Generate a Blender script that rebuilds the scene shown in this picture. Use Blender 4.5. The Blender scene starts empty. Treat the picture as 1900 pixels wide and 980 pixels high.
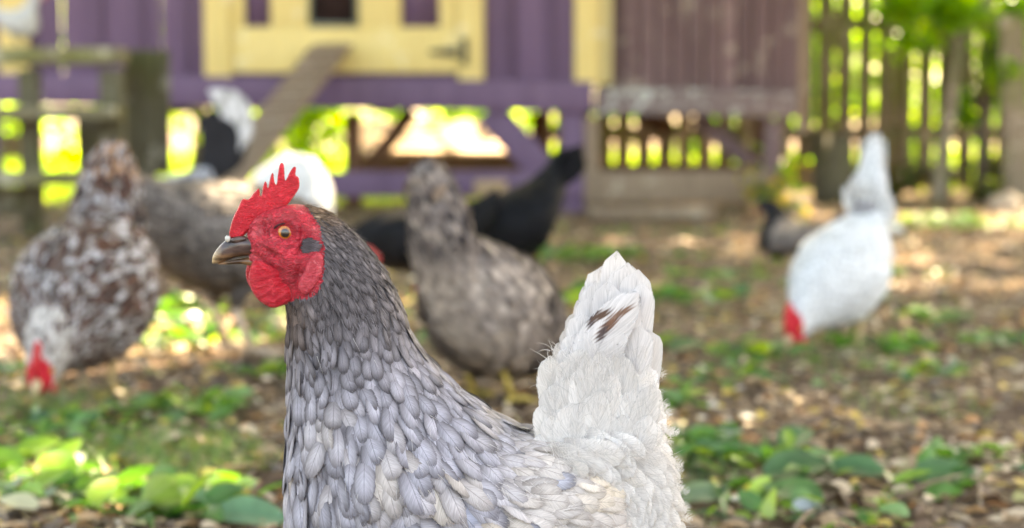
import bpy, bmesh, math, random
import numpy as np
from mathutils import Vector, Matrix, geometry
R = math.radians
random.seed(7); rng = np.random.default_rng(11)
scene = bpy.context.scene
COL = scene.collection

# ------------------------------------------------------------------ camera, world, sun, exposure
F = 3167.0; CAMH = 0.47; PITCH = math.atan(256/F)
cam_d = bpy.data.cameras.new('camera'); cam = bpy.data.objects.new('camera', cam_d); COL.objects.link(cam)
cam.location = (0, 0, CAMH); cam.rotation_euler = (math.pi/2-PITCH, 0, 0)
cam_d.sensor_width = 36; cam_d.lens = 36*F/1900; cam_d.clip_start = .02; cam_d.clip_end = 500
cam_d.dof.use_dof = True; cam_d.dof.focus_distance = 1.165; cam_d.dof.aperture_fstop = 5.0
scene.camera = cam
SUN_EL, SUN_AZ = R(48), R(24)            # sun stands behind the coop, a little to the right
SD = Vector((math.sin(SUN_AZ)*math.cos(SUN_EL), math.cos(SUN_AZ)*math.cos(SUN_EL), math.sin(SUN_EL)))
world = bpy.data.worlds.new('World'); scene.world = world; world.use_nodes = True
wn = world.node_tree; bg = wn.nodes['Background']
sky = wn.nodes.new('ShaderNodeTexSky'); sky.sky_type = 'NISHITA'; sky.sun_disc = False
sky.sun_elevation = SUN_EL; sky.sun_rotation = SUN_AZ; sky.dust_density = 3.0; sky.air_density = .8; sky.ozone_density = .6
wn.links.new(sky.outputs[0], bg.inputs[0]); bg.inputs[1].default_value = 0.15
sl = bpy.data.lights.new('sun', 'SUN'); sl.energy = 4.6; sl.angle = R(.53); sl.color = (1, .93, .8)
so = bpy.data.objects.new('sun', sl); COL.objects.link(so); so.rotation_euler = SD.to_track_quat('Z', 'Y').to_euler()
scene.view_settings.view_transform = 'Standard'; scene.view_settings.look = 'None'
scene.view_settings.exposure = 3.33; scene.view_settings.gamma = 1
scene.view_settings.use_white_balance = True; scene.view_settings.white_balance_temperature = 9600; scene.view_settings.white_balance_tint = 10
scene.cycles.transparent_max_bounces = 12; scene.cycles.max_bounces = 7; scene.cycles.diffuse_bounces = 4
scene.cycles.sample_clamp_indirect = 6; scene.cycles.caustics_reflective = False; scene.cycles.caustics_refractive = False

# ------------------------------------------------------------------ measuring helpers
def ray(px, py):
    u = (px-950)/F; v = (490-py)/F
    c, s = math.cos(PITCH), math.sin(PITCH)
    return Vector((u, c+v*s, -s+v*c))
def W(px, py, Y):
    d = ray(px, py); k = Y/d.y
    return Vector((d.x*k, Y, CAMH+d.z*k))
def G(px, py, z=0.0):
    d = ray(px, py); k = (z-CAMH)/d.z
    return Vector((d.x*k, d.y*k, z))

# ------------------------------------------------------------------ object helpers
def tag(o, label=None, cat=None, group=None, kind=None):
    if label: o['label'] = label
    if cat: o['category'] = cat
    if group: o['group'] = group
    if kind: o['kind'] = kind
    return o
def empty(name, loc, rz=0, parent=None):
    o = bpy.data.objects.new(name, None); COL.objects.link(o); o.location = loc; o.rotation_euler = (0, 0, rz)
    o.empty_display_size = .05
    if parent: o.parent = parent
    return o
class MB:
    """collects verts / faces / uv / colour, builds ONE mesh object"""
    def __init__(s): s.v = []; s.f = []; s.n = 0; s.uv = []; s.col = []; s.mi = []
    def add(s, v, f, uv=None, col=None, mi=0):
        v = np.asarray(v, float).reshape(-1, 3); f = np.asarray(f, int)
        s.v.append(v); s.f.append(f+s.n); s.n += len(v)
        s.uv.append(np.zeros((len(v), 2)) if uv is None else np.asarray(uv, float).reshape(-1, 2))
        if col is None: c = np.ones((len(v), 3))
        else:
            c = np.asarray(col, float)
            if c.ndim == 1: c = np.tile(c, (len(v), 1))
        s.col.append(c); s.mi.append(np.full(len(f), mi))
    def box(s, c, size, rot=None, col=None, mi=0, jitter=0):
        c = Vector(c); h = [a/2 for a in size]
        pts = [Vector((x*h[0], y*h[1], z*h[2])) for x in (-1, 1) for y in (-1, 1) for z in (-1, 1)]
        if rot is not None: pts = [rot @ p for p in pts]
        s.add([c+p for p in pts], [(0, 1, 3, 2), (4, 6, 7, 5), (0, 4, 5, 1), (2, 3, 7, 6), (0, 2, 6, 4), (1, 5, 7, 3)], col=col, mi=mi)
    def beam(s, a, b, w, t, up=(0, 0, 1), col=None, mi=0):
        a, b = Vector(a), Vector(b); d = b-a; L = d.length; d.normalize()
        up = Vector(up); x = up.cross(d)
        if x.length < 1e-4: x = Vector((1, 0, 0))
        x.normalize(); y = d.cross(x)
        m = Matrix((x, y, d)).transposed()
        s.box((a+b)/2, (w, t, L), m, col=col, mi=mi)
    def tube(s, pts, rad, n=10, col=None, mi=0, cap=True):
        pts = [Vector(p) for p in pts]; vs = []; fs = []
        up = Vector((.13, .31, .94))
        for i, p in enumerate(pts):
            d = (pts[min(i+1, len(pts)-1)]-pts[max(i-1, 0)]).normalized()
            x = up.cross(d)
            if x.length < .05: x = Vector((1, 0, 0)).cross(d)
            x.normalize(); y = d.cross(x); r = rad[i] if hasattr(rad, '__len__') else rad
            for k in range(n):
                a = 2*math.pi*k/n; vs.append(p+x*(math.cos(a)*r)+y*(math.sin(a)*r))
        for i in range(len(pts)-1):
            for k in range(n):
                fs.append((i*n+k, i*n+(k+1) % n, (i+1)*n+(k+1) % n, (i+1)*n+k))
        if cap:
            vs.append(pts[0]); vs.append(pts[-1]); a = len(vs)-2
            for k in range(n):
                fs.append((a, (k+1) % n, k, a)); q = (len(pts)-1)*n; fs.append((a+1, q+k, q+(k+1) % n, a+1))
        s.add(vs, fs, col=col, mi=mi)
    def build(s, name, mats, parent=None, smooth=False, bevel=0, loc=None):
        me = bpy.data.meshes.new(name)
        v = np.concatenate(s.v); uv = np.concatenate(s.uv); col = np.concatenate(s.col)
        loops = []; starts = []; tot = 0; mis = []
        for f, m in zip(s.f, s.mi):
            if len(f) == 0: continue
            if f.shape[1] == 4:
                tri = f[:, 0] == f[:, 3]
                if tri.any():
                    for g, mm in ((f[~tri], m[~tri]), (f[tri][:, :3], m[tri])):
                        if len(g):
                            loops.append(g.ravel()); starts.append(tot+np.arange(len(g))*g.shape[1]); tot += g.size; mis.append(mm)
                    continue
            loops.append(f.ravel()); starts.append(tot+np.arange(len(f))*f.shape[1]); tot += f.size; mis.append(m)
        loops = np.concatenate(loops); starts = np.concatenate(starts); mis = np.concatenate(mis)
        me.vertices.add(len(v)); me.vertices.foreach_set('co', v.astype(np.float32).ravel())
        me.loops.add(len(loops)); me.loops.foreach_set('vertex_index', loops.astype(np.int32))
        me.polygons.add(len(starts)); me.polygons.foreach_set('loop_start', starts.astype(np.int32))
        me.polygons.foreach_set('material_index', mis.astype(np.int32))
        me.update(calc_edges=True)
        ul = me.uv_layers.new(name='UVMap'); ul.data.foreach_set('uv', uv[loops].astype(np.float32).ravel())
        ca = me.color_attributes.new('tint', 'FLOAT_COLOR', 'POINT')
        ca.data.foreach_set('color', np.concatenate([col, np.ones((len(v), 1))], 1).astype(np.float32).ravel())
        me.validate()
        for m in (mats if isinstance(mats, (list, tuple)) else [mats]): me.materials.append(m)
        if smooth: me.polygons.foreach_set('use_smooth', np.ones(len(me.polygons), bool))
        o = bpy.data.objects.new(name, me); COL.objects.link(o)
        if loc is not None: o.location = loc
        if parent: o.parent = parent
        if bevel:
            b = o.modifiers.new('bevel', 'BEVEL'); b.width = bevel; b.segments = 2; b.limit_method = 'ANGLE'
        return o

# ------------------------------------------------------------------ materials
def newmat(name):
    m = bpy.data.materials.new(name); m.use_nodes = True
    return m, m.node_tree, m.node_tree.nodes['Principled BSDF']
def nd(t, typ, **kw):
    n = t.nodes.new(typ)
    for k, v in kw.items():
        if k.startswith('i_'): n.inputs[k[2:].replace('_', ' ')].default_value = v
        else: setattr(n, k, v)
    return n
def ramp(t, stops, src=None, interp='LINEAR'):
    n = t.nodes.new('ShaderNodeValToRGB'); n.color_ramp.interpolation = interp; e = n.color_ramp.elements
    while len(e) > 1: e.remove(e[-1])
    e[0].position = stops[0][0]; e[0].color = (*stops[0][1], 1)
    for p, c in stops[1:]:
        x = e.new(p); x.color = (*c, 1)
    if src is not None: t.links.new(src, n.inputs[0])
    return n
def mixc(t, a, b, fac, mode='MIX'):
    n = t.nodes.new('ShaderNodeMix'); n.data_type = 'RGBA'; n.blend_type = mode
    def put(sock, v):
        if isinstance(v, bpy.types.NodeSocket): t.links.new(v, sock)
        elif isinstance(v, (int, float)): sock.default_value = v
        else: sock.default_value = (*v, 1)
    put(n.inputs[0], fac); put(n.inputs[6], a); put(n.inputs[7], b)
    return n.outputs[2]
def mth(t, op, a, b=0.0, c=None, clamp=False):
    n = t.nodes.new('ShaderNodeMath'); n.operation = op; n.use_clamp = clamp
    for i, v in enumerate((a, b) if c is None else (a, b, c)):
        if isinstance(v, bpy.types.NodeSocket): t.links.new(v, n.inputs[i])
        else: n.inputs[i].default_value = v
    return n.outputs[0]
def maprange(t, v, a, b, c=0., d=1.):
    n = t.nodes.new('ShaderNodeMapRange'); n.interpolation_type = 'SMOOTHSTEP'
    t.links.new(v, n.inputs[0]); n.inputs[1].default_value = a; n.inputs[2].default_value = b
    n.inputs[3].default_value = c; n.inputs[4].default_value = d
    return n.outputs[0]
def coords(t, scale=(1, 1, 1), kind='Object'):
    tc = t.nodes.new('ShaderNodeTexCoord'); mp = t.nodes.new('ShaderNodeMapping'); mp.inputs['Scale'].default_value = scale
    t.links.new(tc.outputs[kind], mp.inputs[0]); return mp.outputs[0]
def noise(t, vec, scale, detail=4, rough=.55, out='Fac'):
    n = t.nodes.new('ShaderNodeTexNoise'); n.inputs['Scale'].default_value = scale; n.inputs['Detail'].default_value = detail
    n.inputs['Roughness'].default_value = rough
    if vec is not None: t.links.new(vec, n.inputs['Vector'])
    return n.outputs[out]
def bump(t, bsdf, h, strength=.4, dist=.002):
    n = t.nodes.new('ShaderNodeBump'); n.inputs['Strength'].default_value = strength; n.inputs['Distance'].default_value = dist
    t.links.new(h, n.inputs['Height']); t.links.new(n.outputs[0], bsdf.inputs['Normal'])

def wood_mat(name, base, dark, pale=None, wear=0.0, moss=None, rough=.7, grain=(14, 14, 1.2)):
    m, t, b = newmat(name)
    v = coords(t, grain); n1 = noise(t, v, 3.0, 6, .65)
    c = ramp(t, [(.3, dark), (.62, base)], n1).outputs[0]
    if pale:
        v2 = coords(t, (1.5, 1.5, 1.5)); n2 = noise(t, v2, 4.5, 6, .7)
        c = mixc(t, c, pale, maprange(t, n2, .62-wear*.2, .70-wear*.2))
    if moss:
        n3 = noise(t, coords(t, (1, 1, 1)), 3.1, 5, .6); c = mixc(t, c, moss, maprange(t, n3, .45, .62, 0, .8))
    at = nd(t, 'ShaderNodeAttribute', attribute_name='tint'); c = mixc(t, c, at.outputs['Color'], 1.0, 'MULTIPLY')
    t.links.new(c, b.inputs['Base Color']); b.inputs['Roughness'].default_value = rough; b.inputs['Specular IOR Level'].default_value = .25
    bump(t, b, n1, .5, .003)
    return m
M = {}
M['purple'] = wood_mat('purple_paint', (.165, .102, .178), (.125, .075, .137), (.20, .13, .18), .1, rough=.55, grain=(5, 5, .45))
M['yellow'] = wood_mat('yellow_paint', (.80, .63, .26), (.70, .53, .21), (.80, .70, .42), .2, rough=.5)
M['mauve'] = wood_mat('weathered_mauve_paint', (.175, .115, .118), (.115, .073, .075), (.30, .25, .21), .35, rough=.75, grain=(5, 5, .45))
M['peel'] = wood_mat('peeling_white_paint', (.21, .155, .15), (.15, .11, .105), (.50, .50, .46), .55, rough=.75, grain=(2, 14, 14))
M['tanwood'] = wood_mat('bare_tan_wood', (.30, .215, .15), (.19, .13, .09), (.4, .32, .24), .3)
M['brownwood'] = wood_mat('brown_wood', (.16, .075, .035), (.09, .042, .022))
M['rampwood'] = wood_mat('ramp_wood', (.36, .26, .19), (.22, .15, .11), (.42, .33, .26), .3)
M['mosswood'] = wood_mat('mossy_wood', (.125, .11, .07), (.06, .05, .03), (.26, .24, .19), .4, moss=(.075, .075, .022))
M['greywood'] = wood_mat('grey_weathered_wood', (.17, .14, .105), (.095, .075, .05), (.30, .26, .21), .4, moss=(.09, .10, .03))
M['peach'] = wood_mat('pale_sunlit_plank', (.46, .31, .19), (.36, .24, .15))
m, t, b = newmat('dark_iron'); b.inputs['Base Color'].default_value = (.03, .04, .04, 1); b.inputs['Roughness'].default_value = .6; M['iron'] = m
m, t, b = newmat('coop_inside_shade'); b.inputs['Base Color'].default_value = (.03, .012, .01, 1); b.inputs['Roughness'].default_value = .9; M['inside'] = m  # near-black colour carries the shade within the doorway
m, t, b = newmat('grey_green_trim'); b.inputs['Base Color'].default_value = (.17, .20, .17, 1); b.inputs['Roughness'].default_value = .7; M['trim'] = m
m, t, b = newmat('galvanised_metal'); b.inputs['Metallic'].default_value = .35; b.inputs['Roughness'].default_value = .45
t.links.new(ramp(t, [(.3, (.36, .43, .47)), (.7, (.55, .62, .66))], noise(t, coords(t), 12, 4)).outputs[0], b.inputs['Base Color']); M['galv'] = m
m, t, b = newmat('roof_shingle'); t.links.new(ramp(t, [(.35, (.06, .055, .05)), (.7, (.12, .11, .10))], noise(t, coords(t), 20, 4)).outputs[0], b.inputs['Base Color'])
b.inputs['Roughness'].default_value = .9; M['roof'] = m

def ground_mat():
    m, t, b = newmat('bare_soil')
    v = coords(t)
    n1 = noise(t, v, 3.0, 8, .65); n2 = noise(t, v, 45, 6, .7); n3 = noise(t, v, 1.3, 4, .5)
    c = ramp(t, [(.30, (.095, .060, .042)), (.5, (.185, .122, .084)), (.72, (.29, .21, .145))], n1).outputs[0]
    c = mixc(t, c, (.30, .225, .16), maprange(t, n2, .55, .72, 0, .75))
    c = mixc(t, c, (.055, .036, .025), maprange(t, n2, .44, .30, 0, .8))
    c = mixc(t, c, (.12, .115, .045), maprange(t, n3, .52, .70, 0, .35))
    t.links.new(c, b.inputs['Base Color']); b.inputs['Roughness'].default_value = .95; b.inputs['Specular IOR Level'].default_value = .15
    bump(t, b, n2, 1.0, .02); return m
M['soil'] = ground_mat()

def leaf_mat(name, trans=.45, gloss=.35, tmul=(2.2, 2.0, .8)):
    m, t, b = newmat(name); out = t.nodes['Material Output']
    at = nd(t, 'ShaderNodeAttribute', attribute_name='tint')
    n1 = noise(t, coords(t), 30, 3)
    c = mixc(t, at.outputs['Color'], ramp(t, [(.3, (.75, .75, .75)), (.7, (1.15, 1.15, 1.15))], n1).outputs[0], 1.0, 'MULTIPLY')
    uv = nd(t, 'ShaderNodeUVMap', uv_map='UVMap'); sx = nd(t, 'ShaderNodeSeparateXYZ'); t.links.new(uv.outputs[0], sx.inputs[0])
    vein = maprange(t, mth(t, 'ABSOLUTE', mth(t, 'SUBTRACT', sx.outputs[0], .5)), .0, .04, .35, 0)
    c = mixc(t, c, (.30, .33, .16), vein)
    t.links.new(c, b.inputs['Base Color']); b.inputs['Roughness'].default_value = gloss
    tr = nd(t, 'ShaderNodeBsdfTranslucent'); t.links.new(mixc(t, c, tmul, 1.0, 'MULTIPLY'), tr.inputs[0])
    mx = nd(t, 'ShaderNodeMixShader'); mx.inputs[0].default_value = trans
    t.links.new(b.outputs[0], mx.inputs[1]); t.links.new(tr.outputs[0], mx.inputs[2]); t.links.new(mx.outputs[0], out.inputs[0])
    return m
M['leaf'] = leaf_mat('green_leaf', .5, .35, (3.2, 3.0, .7))
M['weed'] = leaf_mat('weed_leaf', .35, .4, (2.2, 2.2, .8))
M['dry'] = leaf_mat('dry_leaf', .2, .6, (1.3, 1.1, .8))
m, t, b = newmat('bark'); t.links.new(ramp(t, [(.3, (.06, .045, .03)), (.7, (.17, .13, .10))], noise(t, coords(t, (10, 10, 1.5)), 3, 6)).outputs[0], b.inputs['Base Color']); b.inputs['Roughness'].default_value = .95; M['bark'] = m

def nd_lum(t, at):
    q = nd(t, 'ShaderNodeSeparateColor'); t.links.new(at.outputs['Color'], q.inputs[0]); return q.outputs[0]
def feather_mat(name, vk=1.0, a0=.95, a1=1.02, cen=0.0, shaft=.35, rim=.45, barb=.22, fray=True, trans=.12, bars=0.0, fr_amt=.5):
    m, t, b = newmat(name); out = t.nodes['Material Output']
    at = nd(t, 'ShaderNodeAttribute', attribute_name='tint')
    uv = nd(t, 'ShaderNodeUVMap', uv_map='UVMap'); sx = nd(t, 'ShaderNodeSeparateXYZ'); t.links.new(uv.outputs[0], sx.inputs[0])
    # uv: x = across 0..1 (+ integer id*2), y = along
    fr = mth(t, 'FRACT', sx.outputs[0]); idn = mth(t, 'FLOOR', sx.outputs[0]); v = sx.outputs[1]
    au = mth(t, 'MULTIPLY', mth(t, 'ABSOLUTE', mth(t, 'SUBTRACT', fr, .5)), 2.0)
    cv = nd(t, 'ShaderNodeCombineXYZ')
    t.links.new(mth(t, 'MULTIPLY', mth(t, 'SUBTRACT', v, mth(t, 'MULTIPLY', au, .35)), 34.0), cv.inputs[0])
    t.links.new(mth(t, 'MULTIPLY', au, 1.6), cv.inputs[1]); t.links.new(mth(t, 'MULTIPLY', idn, 1.37), cv.inputs[2])
    nb = noise(t, cv.outputs[0], 1.0, 3, .6)
    k = maprange(t, nb, .3, .7, 1-barb, 1+barb*.6)
    c = mixc(t, at.outputs['Color'], (1, 1, 1), 0.0)
    kk = nd(t, 'ShaderNodeCombineXYZ'); [t.links.new(k, kk.inputs[i]) for i in range(3)]
    c = mixc(t, c, kk.outputs[0], 1.0, 'MULTIPLY')
    c = mixc(t, c, mixc(t, c, (1.4, 1.4, 1.42), 1.0, 'MULTIPLY'), mth(t, 'MULTIPLY', maprange(t, au, .1, .6, cen, 0), maprange(t, nd_lum(t, at), .3, .5, 1, 0)))
    e = mth(t, 'MAXIMUM', au, mth(t, 'ADD', mth(t, 'MULTIPLY', v, vk), -.0))
    lum = nd(t, 'ShaderNodeSeparateColor'); t.links.new(at.outputs['Color'], lum.inputs[0])
    er = mth(t, 'MULTIPLY', maprange(t, e, .55, .95, 0, rim), maprange(t, lum.outputs[0], .12, .62, 1, .25))
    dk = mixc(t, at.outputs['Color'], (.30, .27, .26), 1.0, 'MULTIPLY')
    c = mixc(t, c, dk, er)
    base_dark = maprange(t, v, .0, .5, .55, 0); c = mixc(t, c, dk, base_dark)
    if bars:
        br = mth(t, 'SINE', mth(t, 'MULTIPLY', v, 26.)); c = mixc(t, c, dk, maprange(t, br, -.2, .2, 0, bars))
    sh = mth(t, 'MULTIPLY', maprange(t, au, .015, .055, shaft, 0), maprange(t, v, .93, .99, 1, 0))
    c = mixc(t, c, mixc(t, at.outputs['Color'], (.16, .15, .16), 1.0, 'MULTIPLY'), sh)
    t.links.new(c, b.inputs['Base Color']); b.inputs['Roughness'].default_value = .62
    b.inputs['Specular IOR Level'].default_value = .12
    bump(t, b, nb, .35, .0006)
    tr = nd(t, 'ShaderNodeBsdfTranslucent'); t.links.new(c, tr.inputs[0])
    mx = nd(t, 'ShaderNodeMixShader'); mx.inputs[0].default_value = trans
    t.links.new(b.outputs[0], mx.inputs[1]); t.links.new(tr.outputs[0], mx.inputs[2]); last = mx.outputs[0]
    if fray:
        a = mth(t, 'ADD', e, mth(t, 'MULTIPLY', mth(t, 'SUBTRACT', nb, .5), fr_amt))
        al = maprange(t, a, a0, a1)
        tp = nd(t, 'ShaderNodeBsdfTransparent'); m2 = nd(t, 'ShaderNodeMixShader')
        t.links.new(al, m2.inputs[0]); t.links.new(last, m2.inputs[1]); t.links.new(tp.outputs[0], m2.inputs[2]); last = m2.outputs[0]
    t.links.new(last, out.inputs[0]); return m
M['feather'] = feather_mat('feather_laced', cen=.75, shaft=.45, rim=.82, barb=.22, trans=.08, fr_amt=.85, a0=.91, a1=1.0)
M['feather_soft'] = feather_mat('feather_soft', shaft=.25, rim=.12, barb=.16, trans=.2, fr_amt=.6, vk=.95, a0=.96, a1=1.04)
M['feather_covert'] = feather_mat('feather_covert', shaft=.14, rim=.05, barb=.18, trans=.25, fr_amt=.75, vk=.94, a0=.92, a1=1.02)
M['feather_plain'] = feather_mat('feather_plain', shaft=0, rim=.35, barb=.15, fray=False, trans=.08)
M['feather_barred'] = feather_mat('feather_barred', shaft=0, rim=.3, barb=.15, fray=False, trans=.08, bars=.7)
m, t, b = newmat('down'); at = nd(t, 'ShaderNodeAttribute', attribute_name='tint'); t.links.new(at.outputs['Color'], b.inputs['Base Color'])
b.inputs['Roughness'].default_value = .8; out = t.nodes['Material Output']
tr = nd(t, 'ShaderNodeBsdfTranslucent'); t.links.new(at.outputs['Color'], tr.inputs[0]); mx = nd(t, 'ShaderNodeMixShader'); mx.inputs[0].default_value = .35
t.links.new(b.outputs[0], mx.inputs[1]); t.links.new(tr.outputs[0], mx.inputs[2]); t.links.new(mx.outputs[0], out.inputs[0]); M['down'] = m

def skin_mat(name, c1, c2, c3, scale=260, strength=.8, rough=.42, sss=.25, bd=1.0012):
    m, t, b = newmat(name)
    v = coords(t)
    n0 = noise(t, v, 60, 4, .6, 'Color')
    vv = nd(t, 'ShaderNodeVectorMath', operation='MULTIPLY_ADD'); t.links.new(n0, vv.inputs[0]); vv.inputs[1].default_value = (.016, .016, .016); t.links.new(v, vv.inputs[2])
    mp = nd(t, 'ShaderNodeMapping'); mp.inputs['Scale'].default_value = (.75, 1, 1.45); t.links.new(vv.outputs[0], mp.inputs[0])
    vo = nd(t, 'ShaderNodeTexVoronoi', feature='DISTANCE_TO_EDGE'); vo.inputs['Scale'].default_value = scale*1.5; t.links.new(mp.outputs[0], vo.inputs[0])
    n1 = noise(t, mp.outputs[0], scale*.8, 6, .65); n2 = noise(t, v, 55, 5, .6)
    cr = maprange(t, vo.outputs['Distance'], .0, .22)
    mr = nd(t, 'ShaderNodeMapping'); mr.inputs['Rotation'].default_value = (0, R(-32), 0); mr.inputs['Scale'].default_value = (.32, .6, 1.5); t.links.new(vv.outputs[0], mr.inputs[0])
    nf_ = noise(t, mr.outputs[0], scale*1.1, 5, .6); rid = mth(t, 'SUBTRACT', 1.0, mth(t, 'MULTIPLY', mth(t, 'ABSOLUTE', mth(t, 'SUBTRACT', nf_, .5)), 5.0), clamp=True)
    h = mth(t, 'ADD', mth(t, 'MULTIPLY', cr, .18), mth(t, 'ADD', mth(t, 'MULTIPLY', n1, .5), mth(t, 'MULTIPLY', rid, -.55)))
    c = ramp(t, [(.34, c1), (.52, c2), (.68, c3)], mth(t, 'ADD', mth(t, 'MULTIPLY', n1, .45), mth(t, 'MULTIPLY', n2, .55))).outputs[0]
    c = mixc(t, c, c1, maprange(t, rid, .50, 1.0, 0, .75))  # shade of the creases is put into the skin colour
    t.links.new(c, b.inputs['Base Color']); b.inputs['Roughness'].default_value = rough
    b.inputs['Subsurface Weight'].default_value = sss; b.inputs['Subsurface Radius'].default_value = (1, .18, .12); b.inputs['Subsurface Scale'].default_value = .003
    bump(t, b, h, strength, bd-1); return m
M['face'] = skin_mat('red_face_skin', (.25, .008, .014), (.62, .020, .040), (.82, .13, .15), 230, 1.0, .34, .06, 1.0020)
M['comb'] = skin_mat('red_comb_skin', (.50, .006, .012), (.80, .014, .032), (.88, .05, .08), 300, 1.0, .42, .12, 1.0018)
M['wattle'] = skin_mat('red_wattle_skin', (.48, .008, .018), (.70, .015, .034), (.80, .06, .08), 300, 1.0, .36, .2, 1.002)
M['lobe'] = skin_mat('pink_red_lobe_skin', (.38, .02, .03), (.62, .05, .07), (.70, .2, .2), 330, 1.0, .42, .25)

m, t, b = newmat('horn_beak'); v = coords(t, (60, 60, 220)); n1 = noise(t, v, 1.0, 5, .6)
at = nd(t, 'ShaderNodeAttribute', attribute_name='tint')
c = mixc(t, at.outputs['Color'], ramp(t, [(.38, (.28, .24, .22)), (.62, (1.6, 1.4, 1.25))], n1).outputs[0], 1.0, 'MULTIPLY')
t.links.new(c, b.inputs['Base Color']); b.inputs['Roughness'].default_value = .28; bump(t, b, n1, .3, .0006); M['beak'] = m
m, t, b = newmat('tint_gloss'); at = nd(t, 'ShaderNodeAttribute', attribute_name='tint'); t.links.new(at.outputs['Color'], b.inputs['Base Color']); b.inputs['Roughness'].default_value = .3; M['gloss'] = m
m, t, b = newmat('tint_matt'); b.inputs['Specular IOR Level'].default_value = .15; at = nd(t, 'ShaderNodeAttribute', attribute_name='tint')
c = mixc(t, at.outputs['Color'], ramp(t, [(.35, (.6, .6, .6)), (.65, (1.2, 1.2, 1.2))], noise(t, coords(t), 180, 4)).outputs[0], 1.0, 'MULTIPLY')
t.links.new(c, b.inputs['Base Color']); b.inputs['Roughness'].default_value = .8; M['matt'] = m
m, t, b = newmat('yellow_shank'); t.links.new(ramp(t, [(.3, (.42, .27, .12)), (.7, (.60, .45, .26))], noise(t, coords(t), 160, 3)).outputs[0], b.inputs['Base Color']); b.inputs['Roughness'].default_value = .6; M['shank'] = m
def eye_mat(name, k):
    m, t, b = newmat(name)
    v = coords(t); ln = nd(t, 'ShaderNodeVectorMath', operation='LENGTH'); s2 = nd(t, 'ShaderNodeVectorMath', operation='MULTIPLY'); s2.inputs[1].default_value = (1, 0, 1)
    t.links.new(v, s2.inputs[0]); t.links.new(s2.outputs[0], ln.inputs[0])
    d = mth(t, 'MULTIPLY', ln.outputs['Value'], 1/k)
    c = ramp(t, [(0, (.004, .004, .005)), (.37, (.004, .004, .005)), (.42, (.16, .045, .006)), (.52, (.52, .15, .010)), (.70, (.58, .18, .012)), (.80, (.22, .08, .015)), (.86, (.01, .008, .01)), (1, (.02, .018, .025))], d).outputs[0]
    c = mixc(t, c, ramp(t, [(.3, (.65, .6, .6)), (.7, (1.2, 1.2, 1.2))], noise(t, v, 900, 3)).outputs[0], 1.0, 'MULTIPLY')
    t.links.new(c, b.inputs['Base Color']); b.inputs['Roughness'].default_value = .25
    b.inputs['Coat Weight'].default_value = .6; b.inputs['Coat Roughness'].default_value = .02; return m

# ------------------------------------------------------------------ shape helpers
def pillow(poly, step, thick, to3d, col=None, wob=0.0, power=.5, rr=None, smooth_n=3):
    """polygon in 2-D -> closed inflated solid.  thick(x,y)->half thickness ; to3d(x,y,off)"""
    P2 = np.array(poly, float)
    for _ in range(smooth_n):   # Chaikin
        Q = np.roll(P2, -1, 0); P2 = np.stack([P2*.75+Q*.25, P2*.25+Q*.75], 1).reshape(-1, 2)
    seg = np.linalg.norm(np.roll(P2, -1, 0)-P2, axis=1); tot = seg.sum(); n = max(12, int(tot/step)); cs = np.concatenate([[0], np.cumsum(seg)])
    PP = np.vstack([P2, P2[:1]]); s = np.linspace(0, tot, n, endpoint=False)
    B = np.stack([np.interp(s, cs, PP[:, 0]), np.interp(s, cs, PP[:, 1])], 1)
    lo, hi = B.min(0), B.max(0); r_ = np.random.default_rng(3)
    gx, gy = np.meshgrid(np.arange(lo[0], hi[0], step), np.arange(lo[1], hi[1], step)); g = np.stack([gx.ravel(), gy.ravel()], 1)+r_.uniform(-.2, .2, (gx.size, 2))*step
    A = B; C = np.roll(B, -1, 0)
    def dist(p):
        ab = C-A; ap = p[:, None]-A[None]; tt = np.clip((ap*ab).sum(-1)/((ab*ab).sum(-1)+1e-12), 0, 1)
        return np.linalg.norm(ap-tt[..., None]*ab, axis=-1).min(1)
    ins = np.zeros(len(g), bool)
    for i in range(n):
        a, c = A[i], C[i]
        cond = ((a[1] > g[:, 1]) != (c[1] > g[:, 1])); xx = (c[0]-a[0])*(g[:, 1]-a[1])/((c[1]-a[1])+1e-12)+a[0]
        ins ^= cond & (g[:, 0] < xx)
    g = g[ins]; dd = dist(g); k = dd > step*.6; g = g[k]; dd = dd[k]
    vs = [Vector(p) for p in B]+[Vector(p) for p in g]
    ov, oe, of, *_ = geometry.delaunay_2d_cdt(vs, [(i, (i+1) % n) for i in range(n)], [], 1, 1e-7)
    ov = np.array([tuple(p) for p in ov]); D = dist(ov); D[D < step*.3] = 0
    th = np.array([thick(p[0], p[1]) for p in ov]); RR = rr if rr else 14.0
    h = th*np.clip(1-(1-np.clip(D/RR, 0, 1))**2, 0, 1)**power
    N = len(ov); idx = np.arange(N); bnd = D <= 0
    back = idx.copy(); cnt = N
    v3 = [to3d(p[0], p[1], -hh) for p, hh in zip(ov, h)]
    for i in range(N):
        if not bnd[i]: back[i] = cnt; cnt += 1; v3.append(to3d(ov[i][0], ov[i][1], h[i]))
    fs = []
    for f in of:
        f = list(f)
        for j in range(1, len(f)-1):
            a, b_, c = f[0], f[j], f[j+1]; fs.append((a, b_, c)); fs.append((back[a], back[c], back[b_]))
    return np.array([tuple(v) for v in v3]), np.array(fs)

def catmull(pts, n):
    pts = np.array(pts, float); m = len(pts); P = np.vstack([2*pts[0]-pts[1], pts, 2*pts[-1]-pts[-2]])
    out = []
    for t in np.linspace(0, m-1, n):
        i = min(int(t), m-2); f = t-i; a, b, c, d = P[i], P[i+1], P[i+2], P[i+3]
        out.append(.5*((2*b)+(-a+c)*f+(2*a-5*b+4*c-d)*f*f+(-a+3*b-3*c+d)*f**3))
    return np.array(out)

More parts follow.
